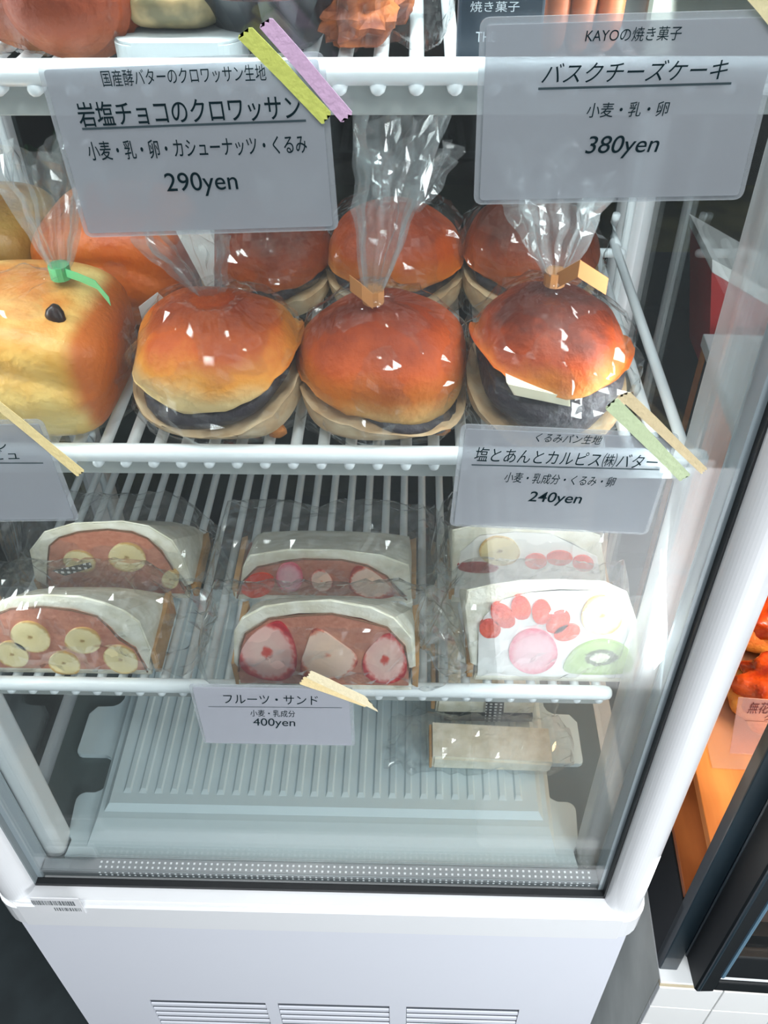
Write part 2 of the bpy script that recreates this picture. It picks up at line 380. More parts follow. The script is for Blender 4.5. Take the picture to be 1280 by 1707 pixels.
# raised platform with a sloping front
bm = bmesh.new()
def pf(x0, x1, y0, y1, z0, z1, ix, iy, iyb=0):
    a = [bm.verts.new(q) for q in ((x0, y0, z0), (x1, y0, z0), (x1, y1, z0), (x0, y1, z0))]
    b = [bm.verts.new(q) for q in ((x0+ix, y0+iy, z1), (x1-ix, y0+iy, z1), (x1-ix, y1-iyb, z1), (x0+ix, y1-iyb, z1))]
    bm.faces.new(a[::-1]); bm.faces.new(b)
    for i in range(4): bm.faces.new((a[i], a[(i+1) % 4], b[(i+1) % 4], b[i]))
pf(-.186, .186, .0245, .296, .0079, .0135, .004, .022); obj('raised_step', bm, TRAY, tray)
bm = bmesh.new(); pf(-.178, .178, .052, .292, .0136, .0185, .004, .005); obj('ribbed_plate', bm, TRAY, tray)
ribm = mat('tray_rib', (204, 222, 228), .45)
rb0 = None; RX0 = -.161; 
for k in range(26):
    x = RX0+k*.0128
    if rb0 is None:
        bm = bmesh.new(); L0, L1 = .066, .275
        prof = [(-.0036, 0), (-.0022, .0013), (.0016, .0014), (.0030, 0)]
        A_ = [bm.verts.new((x+a, L0+(.004 if b else 0), .0185+b)) for a, b in prof]; C_ = [bm.verts.new((x+a, L1, .0185+b)) for a, b in prof]
        for q in range(4): bm.faces.new((A_[q], A_[(q+1) % 4], C_[(q+1) % 4], C_[q]))
        bm.faces.new(A_); bm.faces.new(C_[::-1]); rb0 = obj('rib', bm, ribm, tray)
    else: same('rib', rb0, (W(rb0).x+k*.0128, W(rb0).y, W(rb0).z), tray)

# ---- three wire shelves
wire_src = None
def shelf(zr, x0, kmin, kmax, xl, xr, yb, label):
    global wire_src
    t = thing('wire_shelf', label, 'shelf', (0, .15, zr-.008), 'white wire shelves of the case')
    obj('front_rail', rod((xl, .03, zr), (xr, .03, zr), .0047, 16), PVC, t, smooth=True)
    obj('back_rail', rod((xl, yb-.012, zr-.0085), (xr, yb-.012, zr-.0085), .0032, 10), PVC, t, smooth=True)
    obj('lip_bar', B((xl+.004, .0330, zr-.0165), (xr-.004, .0350, zr-.0050), .0007), PVCD, t)
    for k in range(kmin, kmax+1):
        x = x0+.014*k
        if wire_src is None:
            wire_src = obj('shelf_wire', rod((x, .0262, zr-.0052), (x, yb, zr-.0052), .0030, 10), PVC, t, origin=(x, .0262, zr-.0052), smooth=True)
        else: same('shelf_wire', wire_src, (x, .0262, zr-.0052), t)
    for x in (xl+.006, xr-.006):   # hooks that hang on the rear rods
        obj('hook', tube(bmesh.new(), [(x, .262, zr-.0045), (x, .276, zr-.0045), (x, .282, zr+.0035), (x, .2795, zr+.010)], .0028, 8), PVC, t, smooth=True)
    return t
shelf(.5856, -.05719, -10, 19, -.204, .212, .272, 'white wire shelf at the top of the case, partly behind two price cards')
shelf(.4077, -.08818, -8, 21, -.204, .213, .272, 'white wire shelf in the middle of the case under the round buns')
shelf(.2153, -.18853, -1, 27, -.206, .197, .272, 'lowest white wire shelf, under the cream sandwiches')

# ================================================================== FOOD
def knead(bm, amp, sc, seed):
    for v in bm.verts: v.co += Vector((nz(v.co, sc, seed), nz(v.co, sc, seed+5), nz(v.co, sc, seed+9)))*amp
    return bm
BUNS = [crust('bun_crust_%s' % n, t, m_, l, a, b, d) for n, t, m_, l, a, b, d in (
    ('golden', (186, 84, 22), (220, 148, 62), (236, 208, 150), .000, .034, (150, 56, 14)),
    ('amber', (176, 74, 20), (204, 112, 38), (230, 184, 116), -.012, .030, (132, 48, 14)),
    ('chestnut', (164, 64, 18), (206, 118, 44), (232, 180, 100), -.004, .030, (92, 34, 16)),
    ('brown', (136, 56, 18), (168, 82, 32), (198, 142, 78), -.016, .026, (84, 34, 14)))]
PALE = mat('pale_bun_base', (218, 194, 158), .6, bump=.5, bscale=150, c2=(196, 160, 118), vscale=60)
ANKO = mat('dark_red_bean_paste', (58, 52, 60), .5, bump=.7, bscale=260, var=.3, vscale=160)
BUTTER = mat('pale_butter', (232, 226, 200), .35)
WALNUT = mat('walnut_piece', (186, 118, 58), .7, bump=.8, bscale=300)
def bun(c, rx, ry, h, m, label, group, tilt=.0, gap=.012, anko=True, seed=1, open_=.30, roll=0, full=False, butter=None, nut=None, name='bean_bun', ck=.40, smile=.12, ax=0):
    """c = centre of the base on the shelf"""
    c = Vector(c); t = thing(name, label, 'bun', c, group)
    cut = h*ck
    def plane(p, o): return o + (-p.y/ry)*h*open_*(.5 if o > cut else -.15) + roll*p.x + smile*h*((p.x/rx)**2-.35)
    jag = lambda p, s: .0022*nz((p.x, p.y, 0), 120, s)+.001*nz((p.x, p.y, 1), 320, s)
    cz = h*.46
    def top(p):
        p = p.copy(); zc = plane(p, cut+gap*.5)-cz+jag(p, seed)
        if p.z < zc: p.z = zc
        return p
    def bot(p):
        p = p.copy(); zc = cut-gap*.5-cz+roll*p.x*.6+smile*h*((p.x/rx)**2-.35)+jag(p, seed+3)-max(0, -p.y/ry)*gap*.25
        if p.z > zc: p.z = zc
        if p.z < -cz+.0: p.z = -cz
        return p
    ctr = c+Vector((0, 0, cz))
    bm = ellipsoid(ctr, (rx, ry, h*.54), 64, 44, 2.25, .07, 34, seed, top); knead(bm, .0012, 60, seed)
    obj('bun_top', bm, m, t, origin=ctr, smooth=True)
    bm = ellipsoid(ctr, (rx*1.0, ry*1.0, h*.50), 56, 36, 3.0, .05, 34, seed+2, bot)
    obj('bun_base', bm, PALE, t, origin=ctr, smooth=True)
    if anko:
        def am(p): return p
        bm = ellipsoid(c+Vector((ax, -ry*.05, cut)), ((rx-abs(ax))*.90, ry*.92, gap*.5+h*.10), 44, 20, 2.4, .10, 60, seed+8, lambda p: Vector((p.x, p.y, p.z+roll*(p.x+ax)+smile*h*((p.x/rx)**2-.35))))
        obj('bean_paste', bm, ANKO, t, smooth=True)
    if butter:
        u0, v0, u1, v1 = butter; a = onY(u0, v0, c.y-ry*.86); b = onY(u1, v1, c.y-ry*.86)
        obj('butter_slab', prism([(a.x, a.z), (b.x, b.z+.006), (b.x+.001, b.z), (a.x+.004, a.z-.007)], c.y-ry*.99, c.y-ry*.2, .0004), BUTTER, t)
    if nut:
        q = onY(*nut, c.y-ry*.66); obj('walnut', ellipsoid(q, (.0045, .003, .0045), 14, 10, 2, .3, 300, 3), WALNUT, t)
    return t
SH2 = .4062   # top of the wires of the middle shelf
G1 = 'filled buns in bags on the middle shelf'
bun((-.029, .070, SH2), .0425, .040, .063, BUNS[0], 'golden bean paste bun in the front row, right of the loaf', G1, seed=1, roll=.14, gap=.009, open_=.08, smile=.26, ck=.38, nut=(462, 718))
bun((.0535, .070, SH2), .0425, .040, .062, BUNS[1], 'round amber bun in the front row, middle bun with bean paste at its lower right', G1, seed=4, roll=-.26, gap=.003, open_=.02, smile=.05, ck=.30, ax=.010, nut=(735, 714))
bun((.1365, .072, SH2), .0400, .040, .066, BUNS[2], 'brown bun with thick dark bean paste and butter, above the 240yen card', G1, seed=9, roll=-.10, gap=.020, open_=.20, smile=.24, ck=.36, butter=(843, 628, 945, 668))
bun((-.019, .186, SH2), .0400, .038, .058, BUNS[3], 'brown bun in the back row, beneath the 290yen card', G1, seed=12, gap=.006, open_=.05)
bun((.058, .184, SH2), .0415, .038, .060, BUNS[1], 'bun with pale cracks in the back row, right behind the middle bun', G1, seed=15, gap=.006, open_=.05)
bun((.1375, .182, SH2), .0400, .038, .064, BUNS[3], 'dark brown bun in the back row under the 380yen card', G1, seed=18, gap=.006, open_=.05)

# raisin loaves
def loafmat(name, face, top, side):
    m, nt, out = newmat(name); L = nt.links.new
    p = N(nt, 'ShaderNodeBsdfPrincipled', Roughness=.45); tc = N(nt, 'ShaderNodeTexCoord'); sx = N(nt, 'ShaderNodeSeparateXYZ'); L(tc.outputs['Object'], sx.inputs[0])
    no = N(nt, 'ShaderNodeTexNoise', Scale=30, Detail=5.0); L(tc.outputs['Object'], no.inputs['Vector'])
    def ramp(i, a, b, k):
        ad = N(nt, 'ShaderNodeMath', operation='MULTIPLY_ADD'); L(no.outputs[0], ad.inputs[0]); ad.inputs[1].default_value = k; L(sx.outputs[i], ad.inputs[2])
        mr = N(nt, 'ShaderNodeMapRange', interpolation_type='SMOOTHSTEP'); mr.inputs[1].default_value = a+k/2; mr.inputs[2].default_value = b+k/2; L(ad.outputs[0], mr.inputs[0]); return mr
    def mix(f, a, b):
        x = N(nt, 'ShaderNodeMix', data_type='RGBA'); L(f.outputs[0], x.inputs['Factor'])
        if isinstance(a, tuple): x.inputs[6].default_value = a
        else: L(a.outputs[2], x.inputs[6])
        if isinstance(b, tuple): x.inputs[7].default_value = b
        else: L(b.outputs[2], x.inputs[7])
        return x
    n2 = N(nt, 'ShaderNodeMapRange'); n2.inputs[1].default_value = .35; n2.inputs[2].default_value = .65; L(no.outputs[0], n2.inputs[0])
    c0 = mix(n2, lin(face), lin(tuple(int(q*r) for q, r in zip(face, (.93, .80, .58)))))
    c1 = mix(ramp(0, .036, .046, .010), c0, lin(side))
    c2 = mix(ramp(2, .022, .040, .020), c1, lin(top))
    L(c2.outputs[2], p.inputs['Base Color'])
    n3 = N(nt, 'ShaderNodeTexNoise', Scale=240, Detail=3.0); L(tc.outputs['Object'], n3.inputs['Vector'])
    bu = N(nt, 'ShaderNodeBump', Strength=.5, Distance=.0015); L(n3.outputs[0], bu.inputs['Height']); L(bu.outputs[0], p.inputs['Normal'])
    L(p.outputs[0], out.inputs[0]); return m
LOAF1 = loafmat('cream_loaf_crust', (234, 206, 130), (188, 92, 30), (190, 100, 38))
LOAF2 = loafmat('orange_loaf_crust', (196, 104, 34), (150, 52, 16), (136, 52, 18))
def loaf(c, rx, ry, h, m, label, seed, raisins=()):
    c = Vector(c); t = thing('raisin_loaf', label, 'bread', c, 'small square loaves on the middle shelf')
    ctr = c+Vector((0, 0, h/2))
    def md(p):
        p = p.copy(); k = p.z/(h/2)
        s = 1+.05*(1-k*k)*(1 if k > -.2 else .6); p.x *= s*(1+.02*k)
        arch = (p.x/rx)**2*.22*h*max(0, k); p.z -= arch*.5
        if p.y < 0:   # a bulging lower lobe under the top crust
            g = 1+.10*math.exp(-((k+.15)/.35)**2)-.04*math.exp(-((k-.38+.5*(p.x/rx)**2)/.09)**2); p.y *= g
        return p
    bm = ellipsoid(ctr, (rx, ry, h/2), 72, 52, 5.0, .03, 28, seed, md)
    obj('loaf_crumb', bm, m, t, origin=ctr, smooth=True)
    for q in raisins: obj('raisin', ellipsoid(q, (.0045, .004, .0085), 12, 8, 2, .3, 200, seed), mat('raisin_skin', (38, 24, 24), .35), t, smooth=True)
    return t
loaf((-.132, .077, SH2), .0505, .043, .066, LOAF1, 'cream coloured square loaf with browned top and green tie, at the front left', 3, [onY(96, 530, .058)+Vector((.0, -.002, .0))])
loaf((-.105, .180, SH2), .0430, .040, .066, LOAF2, 'orange brown loaf behind the cream loaf, below the 290yen card', 6, [onY(218, 418, .150), onY(196, 408, .155)])
loaf((-.182, .188, SH2), .0310, .040, .062, loafmat('olive_loaf_crust', (150, 124, 66), (118, 76, 36), (100, 66, 36)), 'dull yellow loaf in the back left corner of the middle shelf', 8)

# ------------------------------------------------------------------ bags
def lerp(a, b, t): return a+(b-a)*t
def facets(bm): bmesh.ops.triangulate(bm, faces=bm.faces, quad_method='ALTERNATE'); return bm
def tri(x): x = x-math.floor(x); return 4*abs(x-.5)-1
def ridge(p, s_, seed): return .5-2.2*abs(nz(p, s_, seed))
def gather_bag(c, rx, ry, zb, ztop, neck, mouth, mw, md_, label, seed, cat='bag', tie=None, flare_mat=None, body_mat=None, group='clear bags over the buns and loaves', lean=0):
    """film bag: round body over a bun, gathered at the neck, flaring to its mouth above"""
    c = Vector(c); neck = Vector(neck); mouth = Vector(mouth)
    t = thing('bread_bag', label, cat, (c.x, c.y, zb), group)
    rnd = random.Random(seed); ph = [rnd.uniform(0, 6.28) for _ in range(6)]
    def body(u, v):
        th = 2*PI*u
        H = ztop-zb
        if v < .62:
            k = v/.62; z = zb+H*k; 
            r = (1-abs(2*max(0, k-.22)/1.56-.0)**3.2*.62) if k > .22 else (.90+.10*math.sin(k/.22*PI/2))
            x, y = c.x, c.y; ax, ay = rx*r, ry*r
        else:
            k = (v-.62)/.38; s = k**.72; r1 = (1-1.0*.62)
            ax = lerp(rx*r1, .0035, s); ay = lerp(ry*r1, .0035, s); z = lerp(ztop, neck.z, k); x = lerp(c.x, neck.x, k); y = lerp(c.y, neck.y, k)
        pl = .03+.30*max(0, v-.50)
        w_ = 1+pl*(.6*tri(7*u+ph[0])+.5*tri(15*u+ph[1]+v))
        p = Vector((x+ax*w_*math.cos(th), y+ay*w_*math.sin(th), z))
        a = .0035*min(1, (rx+.001)/.03)*(1 if v < .8 else .4)
        rad = Vector((math.cos(th), math.sin(th), .35))
        return p+rad*(ridge(p, 38, seed)*1.5+ridge(p, 80, seed+2)*.6)*a+Vector((nz(p, 60, seed), nz(p, 60, seed+4), 0))*a*.6
    obj('bag_body', facets(grid_surface(body, 44, 30)), body_mat or FILM, t)
    def flare(u, v):
        th = 2*PI*u; k = v
        ax = lerp(.0032, mw, k**.8); ay = lerp(.0032, md_, k**.8)
        x, y, z = lerp(neck.x, mouth.x, k), lerp(neck.y, mouth.y, k), lerp(neck.z, mouth.z, k)
        w_ = 1+(.34)*(.6*tri(6*u+ph[2])+.6*tri(13*u+ph[3]+.3*v))
        p = Vector((x+ax*w_*math.cos(th), y+ay*w_*math.sin(th), z+.004*math.sin(5*th+ph[4])*k))
        return p+Vector((nz(p, 90, seed+11), nz(p, 90, seed+12), 0))*.005*k
    obj('bag_mouth', facets(grid_surface(flare, 46, 14)), flare_mat or FLARE, t)
    if tie:
        tm, tails = tie
        obj('tie', tube(bmesh.new(), [neck-Vector((0, 0, .0035)), neck+Vector((0, 0, .0035))], .0052, 12), tm, t)
        for pa in tails:
            bm = bmesh.new(); prev = None
            wd = pa[0]
            for q in pa[1:]:
                q = Vector(q); a_, b_ = bm.verts.new(q+Vector((0, 0, wd))), bm.verts.new(q-Vector((0, 0, wd)))
                a2, b2 = bm.verts.new(q+Vector((0, .0005, wd))), bm.verts.new(q+Vector((0, .0005, -wd)))
                cur = (a_, b_, b2, a2)
                if prev:
                    for k in range(4): bm.faces.new((prev[k], prev[(k+1) % 4], cur[(k+1) % 4], cur[k]))
                else: bm.faces.new(cur)
                prev = cur
            bm.faces.new(prev[::-1]); obj('tie_tail', bm, tm, t)
    return t
KRAFT = mat('kraft_tape', (184, 126, 74), .6); GREEN = mat('green_plastic_tie', (92, 176, 120), .4)
Z2 = SH2+.0005
n1 = onY(100, 452, .085); n2 = onY(352, 500, .082); n3 = onY(622, 492, .066); n4 = onY(925, 462, .075)
gather_bag((-.130, .077, 0), .0555, .048, Z2, SH2+.069, n1, onY(70, 250, .075), .020, .010, 'clear bag with a green tie around the cream loaf', 21,
           tie=(GREEN, [(.0022, n1, onY(130, 462, .075), onY(160, 475, .062), onY(183, 503, .055))]), flare_mat=FLARE)
gather_bag((-.029, .073, 0), .0470, .045, Z2, SH2+.065, n2, onY(300, 385, .075), .020, .008, 'clear bag around the front bun right of the loaf', 22)
gather_bag((.0535, .073, 0), .0465, .045, Z2, SH2+.064, n3, onY(672, 175, .070), .0185, .010, 'clear bag with kraft tape around the middle front bun, its mouth standing up tall', 23,
           tie=(KRAFT, [(.0040, n3+Vector((0, -.006, 0)), onY(603, 487, .058), onY(583, 472, .058))]))
gather_bag((.1365, .075, 0), .0450, .045, Z2, SH2+.068, n4, onY(930, 300, .070), .022, .010, 'clear bag with kraft tape around the bun above the 240yen card', 24,
           tie=(KRAFT, [(.0042, n4+Vector((0, -.004, 0)), onY(965, 448, .062), onY(1012, 478, .062))]))
gather_bag((-.019, .186, 0), .0440, .042, Z2, SH2+.065, onY(470, 372, .18), onY(480, 300, .18), .018, .012, 'clear bag around the back row bun beneath the 290yen card', 25)
gather_bag((.058, .184, 0), .0450, .042, Z2, SH2+.068, onY(655, 375, .18), onY(690, 250, .20), .026, .014, 'clear bag around the pale cracked bun in the back row', 26, flare_mat=FILM2)
gather_bag((.1375, .182, 0), .0440, .042, Z2, SH2+.073, onY(890, 350, .18), onY(900, 240, .19), .020, .012, 'clear bag around the dark brown bun under the 380yen card', 27)
gather_bag((-.105, .180, 0), .0475, .046, Z2, SH2+.069, onY(215, 385, .175), onY(205, 280, .175), .018, .012, 'clear bag around the orange brown loaf', 28)
# white pieces in between
def panel(name, label, cat, poly, Y, m, th=.0006, group=None):
    p = [onY(u, v, Y) for u, v in poly]; bm = prism([(q.x, q.z) for q in p], Y, Y+th); o = obj(name, bm, m); return setp(o, label, cat, group)
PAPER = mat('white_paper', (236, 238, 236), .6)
lt = panel('white_label', 'small white label stuck on the bag of the orange brown loaf', 'label', [(231, 512), (262, 488), (284, 508), (244, 560)], .112, PAPER)
panel('white_reflection_sheet', 'white paper tag in place of a bright pane reflection, between two bags beneath the 290yen card', 'sheet', [(292, 384), (357, 384), (357, 492), (347, 486)], .128, PAPER)  # stands in for a bright reflection on the front pane

# ------------------------------------------------------------------ sandwiches on the lowest shelf
BREAD = mat('white_bread_crumb', (248, 247, 234), .7, bump=.4, bscale=320, c2=(228, 224, 204), vscale=90)
BREADC = mat('bread_crust_edge', (214, 164, 104), .6, bump=.4, bscale=220, var=.25, vscale=60)
CHOC = mat('chocolate_cream', (206, 140, 116), .5, bump=.35, bscale=420, c2=(190, 122, 100), vscale=220)
CHOCED = mat('chocolate_crumb_edge', (124, 88, 66), .7, bump=.8, bscale=400)
CREAM = mat('whipped_cream', (250, 250, 248), .4)
BANANA = fruit('banana_flesh', [(.0, (160, 126, 76)), (.10, (196, 168, 110)), (.17, (236, 218, 164)), (.88, (244, 228, 178)), (1., (214, 176, 110))])
STRAW = fruit('strawberry_flesh', [(.0, (222, 66, 56)), (.14, (230, 96, 80)), (.24, (252, 214, 202)), (.80, (252, 200, 190)), (.93, (228, 96, 92)), (1., (190, 46, 56))])
STRAW2 = fruit('pale_strawberry_flesh', [(.0, (240, 150, 120)), (.14, (252, 220, 196)), (.85, (254, 222, 204)), (.95, (226, 120, 96)), (1., (170, 60, 50))])
STRAW3 = fruit('pink_strawberry_flesh', [(.0, (250, 206, 214)), (.7, (250, 190, 202)), (.9, (240, 140, 158)), (1., (222, 96, 118))])
REDB = mat('dark_berry', (176, 40, 52), .35, bump=.6, bscale=300)
ORANGE = mat('blood_orange_flesh', (238, 84, 44), .3, bump=.5, bscale=260, c2=(226, 60, 34), vscale=80)
KIWI = fruit('kiwi_flesh', [(.0, (236, 238, 214)), (.24, (230, 236, 204)), (.30, (84, 96, 56)), (.42, (84, 100, 56)), (.50, (168, 196, 120)), (.8, (178, 206, 130)), (1., (150, 184, 100))])
def poly_px(pts, s, ox, oy, Y): return [tuple((lambda q: (q.x, q.z))(onY(ox+a/s, oy+b/s, Y))) for a, b in pts]
def smoothp(P, n=2):
    for _ in range(n):
        Q = []
        for i in range(len(P)):
            a, b = P[i], P[(i+1) % len(P)]
            Q += [(a[0]*.75+b[0]*.25, a[1]*.75+b[1]*.25), (a[0]*.25+b[0]*.75, a[1]*.25+b[1]*.75)]
        P = Q
    return P
def slice_px(name, t, pts, s, ox, oy, Y, m, proud=.0012, back=.006, zmin=None):
    P = smoothp(poly_px(pts, s, ox, oy, Y))
    if zmin: P = [(x, max(z, zmin)) for x, z in P]
    P = [p for i, p in enumerate(P) if math.dist(p, P[i-1]) > 1e-5]
    return obj(name, prism(P, Y-proud, Y+back, .0005), m, t)
def ell(cx, cy, a, b, rot=0, n=12, wob=0):
    r_ = math.radians(rot); o = []
    for k in range(n):
        q = 2*PI*k/n; x, y = a*math.cos(q)*(1+wob*math.sin(3*q)), b*math.sin(q); o.append((cx+x*math.cos(r_)-y*math.sin(r_), cy+x*math.sin(r_)+y*math.cos(r_)))
    return o
G2 = 'fruit sandwiches on the lowest shelf'
def sandwich(label, fill_top, bread_top, zb, Y, s, ox, oy, fillm, depth=.054, crustL=True, crustR=True, edge=True, fy=0):
    ft = poly_px(fill_top, s, ox, oy, Y); bt = poly_px(bread_top, s, ox, oy, Y)
    x0, x1 = ft[0][0], ft[-1][0]
    t = thing('fruit_sandwich', label, 'sandwich', ((x0+x1)/2, Y+depth/2, zb), G2)
    base = [(x0, zb+.0065), (x1, zb+.0065)]
    P = ft+[(x1, min(ft[-1][1], zb+.0066)-.0001), (x0, min(ft[0][1], zb+.0066)-.0001)]
    obj('cream_filling', prism([(x0, zb+.0065)]+[q for q in ft if q[1] > zb+.007]+[(x1, zb+.0065)], Y, Y+depth), fillm, t)
    obj('bottom_slice', prism([(x0-.002, zb), (x1+.002, zb), (x1+.0015, zb+.0064), (x0-.0015, zb+.0064)], Y+.001, Y+depth, .0008), BREAD, t)
    top = [q for q in bt]+[(q[0], q[1]+.0002) for q in ft[::-1]]
    obj('top_slice', prism(top, Y+.0012, Y+depth, .001), BREAD, t)
    for ch in t.children:
        zo = ch.location.z+zb
        for v in ch.data.vertices:
            if v.co.y+ch.location.y+t.location.y > Y+depth*.6: v.co.z = (v.co.z+zo-zb)*.34-zo+zb
    if edge:
        obj('crumb_line', tube(bmesh.new(), [(x, Y-.0002+.0004*math.sin(k*3), max(z, zb+.003)) for k, (x, z) in enumerate(ft)], .0006, 6), CHOCED, t)
    for on, x, sg in ((crustL, bt[0][0], -1), (crustR, bt[-1][0], 1)):
        if on:
            z = (bt[0] if sg < 0 else bt[-1])[1]
            obj('crust', prism([(x-.0018, zb+.001), (x+.0018, zb+.001), (x+.0022, max(z, zb+.012)), (x-.0022, max(z, zb+.012)-.002)], Y+.0025, Y+depth-.001, .0006), BREADC, t)
    return t
SB = .2134; YF = .0385; YB = .105
s5, o5 = 3.46, (0, 820); s6, o6 = 3.048, (340, 830); s7, o7 = 3.368, (740, 860)
t = sandwich('chocolate cream and banana sandwich with five banana slices, front left of the lowest shelf',
    [(-190, 1010), (-170, 840), (-90, 740), (0, 700), (60, 672), (250, 664), (420, 680), (560, 720), (640, 790), (690, 855), (780, 900), (850, 1040)],
    [(-205, 900), (-150, 760), (-60, 660), (60, 620), (250, 605), (450, 612), (600, 650), (720, 700), (800, 760), (870, 930)], SB, YF, s5, *o5, CHOC)
for e in ((180, 830, 122, 86, 20), (480, 852, 108, 76, 5), (75, 930, 100, 74, 20), (375, 985, 96, 68, 15), (700, 960, 108, 78, 25)):
    slice_px('banana_slice', t, ell(*e, wob=.05), s5, *o5, YF, BANANA, zmin=SB+.002)
YF2 = .0245; SB2 = .2203
t = sandwich('chocolate cream and strawberry sandwich with three cut strawberries, front middle of the lowest shelf',
    [(175, 880), (185, 760), (210, 690), (330, 615), (480, 595), (650, 590), (800, 620), (930, 660), (1020, 750), (1040, 880)],
    [(150, 850), (150, 690), (190, 620), (300, 562), (460, 540), (640, 528), (850, 565), (970, 620), (1060, 720), (1075, 870)], SB2, YF2, s6, *o6, CHOC)
slice_px('strawberry', t, [(390, 615), (320, 640), (240, 690), (185, 770), (180, 850), (230, 900), (360, 925), (440, 915), (475, 850), (470, 760), (440, 680)], s6, *o6, YF2, STRAW, zmin=SB2+.001)
slice_px('strawberry', t, [(550, 655), (610, 670), (690, 730), (775, 790), (785, 850), (700, 900), (600, 920), (490, 920), (488, 840), (520, 750)], s6, *o6, YF2, STRAW2, zmin=SB2+.001)
slice_px('strawberry', t, [(940, 675), (860, 730), (805, 800), (808, 880), (850, 930), (930, 940), (1000, 925), (1035, 870), (1025, 790), (985, 720)], s6, *o6, YF2, STRAW, zmin=SB2+.001)
t = sandwich('white cream sandwich with orange segments, strawberry, banana and kiwi, front right of the lowest shelf',
    [(190, 860), (195, 640), (230, 560), (330, 470), (480, 430), (650, 420), (850, 420), (980, 470), (1050, 600), (1070, 860)],
    [(150, 840), (120, 520), (130, 430), (260, 400), (430, 375), (650, 370), (900, 380), (1030, 440), (1085, 600), (1090, 840)], SB, YF, s7, *o7, CREAM, edge=False)
for e in ((258, 628, 62, 54, 10), (330, 556, 84, 56, 45), (432, 512, 70, 56, 75), (548, 536, 56, 72, 0), (640, 590, 80, 54, -40), (690, 648, 78, 46, -15)):
    slice_px('orange_segment', t, ell(*e), s7, *o7, YF, ORANGE)
slice_px('strawberry', t, ell(500, 755, 140, 128, 0, 14, .03), s7, *o7, YF, STRAW3, zmin=SB+.001)
slice_px('banana_slice', t, ell(885, 552, 118, 116, 0, 12, .05), s7, *o7, YF, BANANA)
slice_px('kiwi_slice', t, [(660, 880), (680, 800), (760, 715), (900, 678), (1010, 715), (1062, 790), (1060, 880), (860, 885)], s7, *o7, YF, KIWI, zmin=SB+.001)
# back row
t = sandwich('chocolate cream and banana sandwich with a checked ribbon, behind the front left one',
    [(272, 560), (275, 410), (285, 310), (340, 265), (450, 230), (620, 218), (760, 230), (850, 270), (930, 340), (980, 420), (1060, 560)],
    [(200, 520), (165, 350), (250, 240), (420, 190), (700, 178), (850, 205), (990, 290), (1060, 400), (1110, 540)], SB, YB, s5, *o5, CHOC)
for e in ((460, 395, 98, 62, 10), (735, 372, 112, 84, 8), (985, 500, 50, 56, 30)):
    slice_px('banana_slice', t, ell(*e, wob=.05), s5, *o5, YB, BANANA, zmin=SB+.002)
t = sandwich('chocolate cream and strawberry sandwich behind the front middle one',
    [(185, 600), (200, 420), (270, 350), (400, 325), (500, 308), (700, 315), (830, 342), (930, 400), (1000, 490), (1030, 600)],
    [(170, 560), (195, 360), (230, 300), (420, 270), (700, 275), (900, 300), (1040, 350), (1060, 560)], SB, YB, s6, *o6, CHOC)
slice_px('strawberry', t, ell(275, 440, 90, 60, -20), s6, *o6, YB, ORANGE)
slice_px('strawberry', t, ell(435, 400, 70, 78), s6, *o6, YB, STRAW3)
slice_px('strawberry', t, [(590, 355), (640, 390), (665, 450), (600, 480), (540, 450), (545, 385)], s6, *o6, YB, STRAW2)
slice_px('strawberry', t, [(770, 335), (860, 370), (940, 440), (985, 500), (860, 510), (735, 480), (740, 390)], s6, *o6, YB, STRAW2)
t = sandwich('white cream sandwich with banana and orange, back right under the 240yen card',
    [(60, 420), (95, 200), (200, 110), (400, 90), (600, 100), (720, 160), (860, 230), (890, 420)],
    [(45, 420), (48, 90), (180, 60), (400, 50), (700, 60), (880, 120), (920, 420)], SB, YB, s7, *o7, CREAM, edge=False)
slice_px('banana_slice', t, ell(312, 192, 118, 84, 5, 12, .05), s7, *o7, YB, BANANA)
for e in ((515, 250, 64, 44, 0), (648, 232, 76, 42, 0), (780, 262, 62, 46, 10)): slice_px('orange_segment', t, ell(*e), s7, *o7, YB, ORANGE)
slice_px('berry', t, ell(190, 285, 120, 30, 2), s7, *o7, YB, REDB)

def pillow(x0, x1, y0, y1, z0, z1, tl, tr, label, seed, m=None, group='film wrappers around the sandwiches', tz=.3, cat='wrapper'):
    """film wrapper: pillow around the sandwich, crumpled flat tails of length tl / tr at its ends"""
    t = thing('film_wrapper', label, cat, ((x0+x1)/2, (y0+y1)/2, z0), group)
    cy, cz, hy, hz = (y0+y1)/2, (z0+z1)/2, (y1-y0)/2, (z1-z0)/2; Lt = (x1-x0)+tl+tr
    def fn(u, v):
        th = 2*PI*u; x = x0-tl+Lt*v
        if x < x0: k = 1-(x0-x)/max(tl, 1e-6)
        elif x > x1: k = 1-(x-x1)/max(tr, 1e-6)
        else: k = 1+.0
        k = max(0, min(1, k)); kz = .06+.94*(k**.7); ky = .85+.15*k
        c_, s_ = math.cos(th), math.sin(th)
        e = 3.6; q = (abs(c_)**e+abs(s_)**e)**(-1/e)
        y = cy+hy*c_*q*ky; z = cz+hz*s_*q*kz-(1-k)*hz*tz
        p = Vector((x, y, z)); a = .0034+.0085*(1-k)
        q2 = Vector((0, c_, s_)); return p+q2*(ridge(p, 36, seed)+ridge(p, 90, seed+3)*.6)*a+Vector((.5*nz(p, 60, seed), nz(p, 50, seed+2), nz(p, 50, seed+4)))*a*.7
    obj('film_sleeve', facets(grid_surface(fn, 34, 40)), m or WRAP, t); return t
def X_(u, v, Y): return onY(u, v, Y).x
pillow(-.203, -.098, .034, .080, SB, .2890, .001, .040, 'crumpled clear wrapper of the front left banana sandwich', 31)
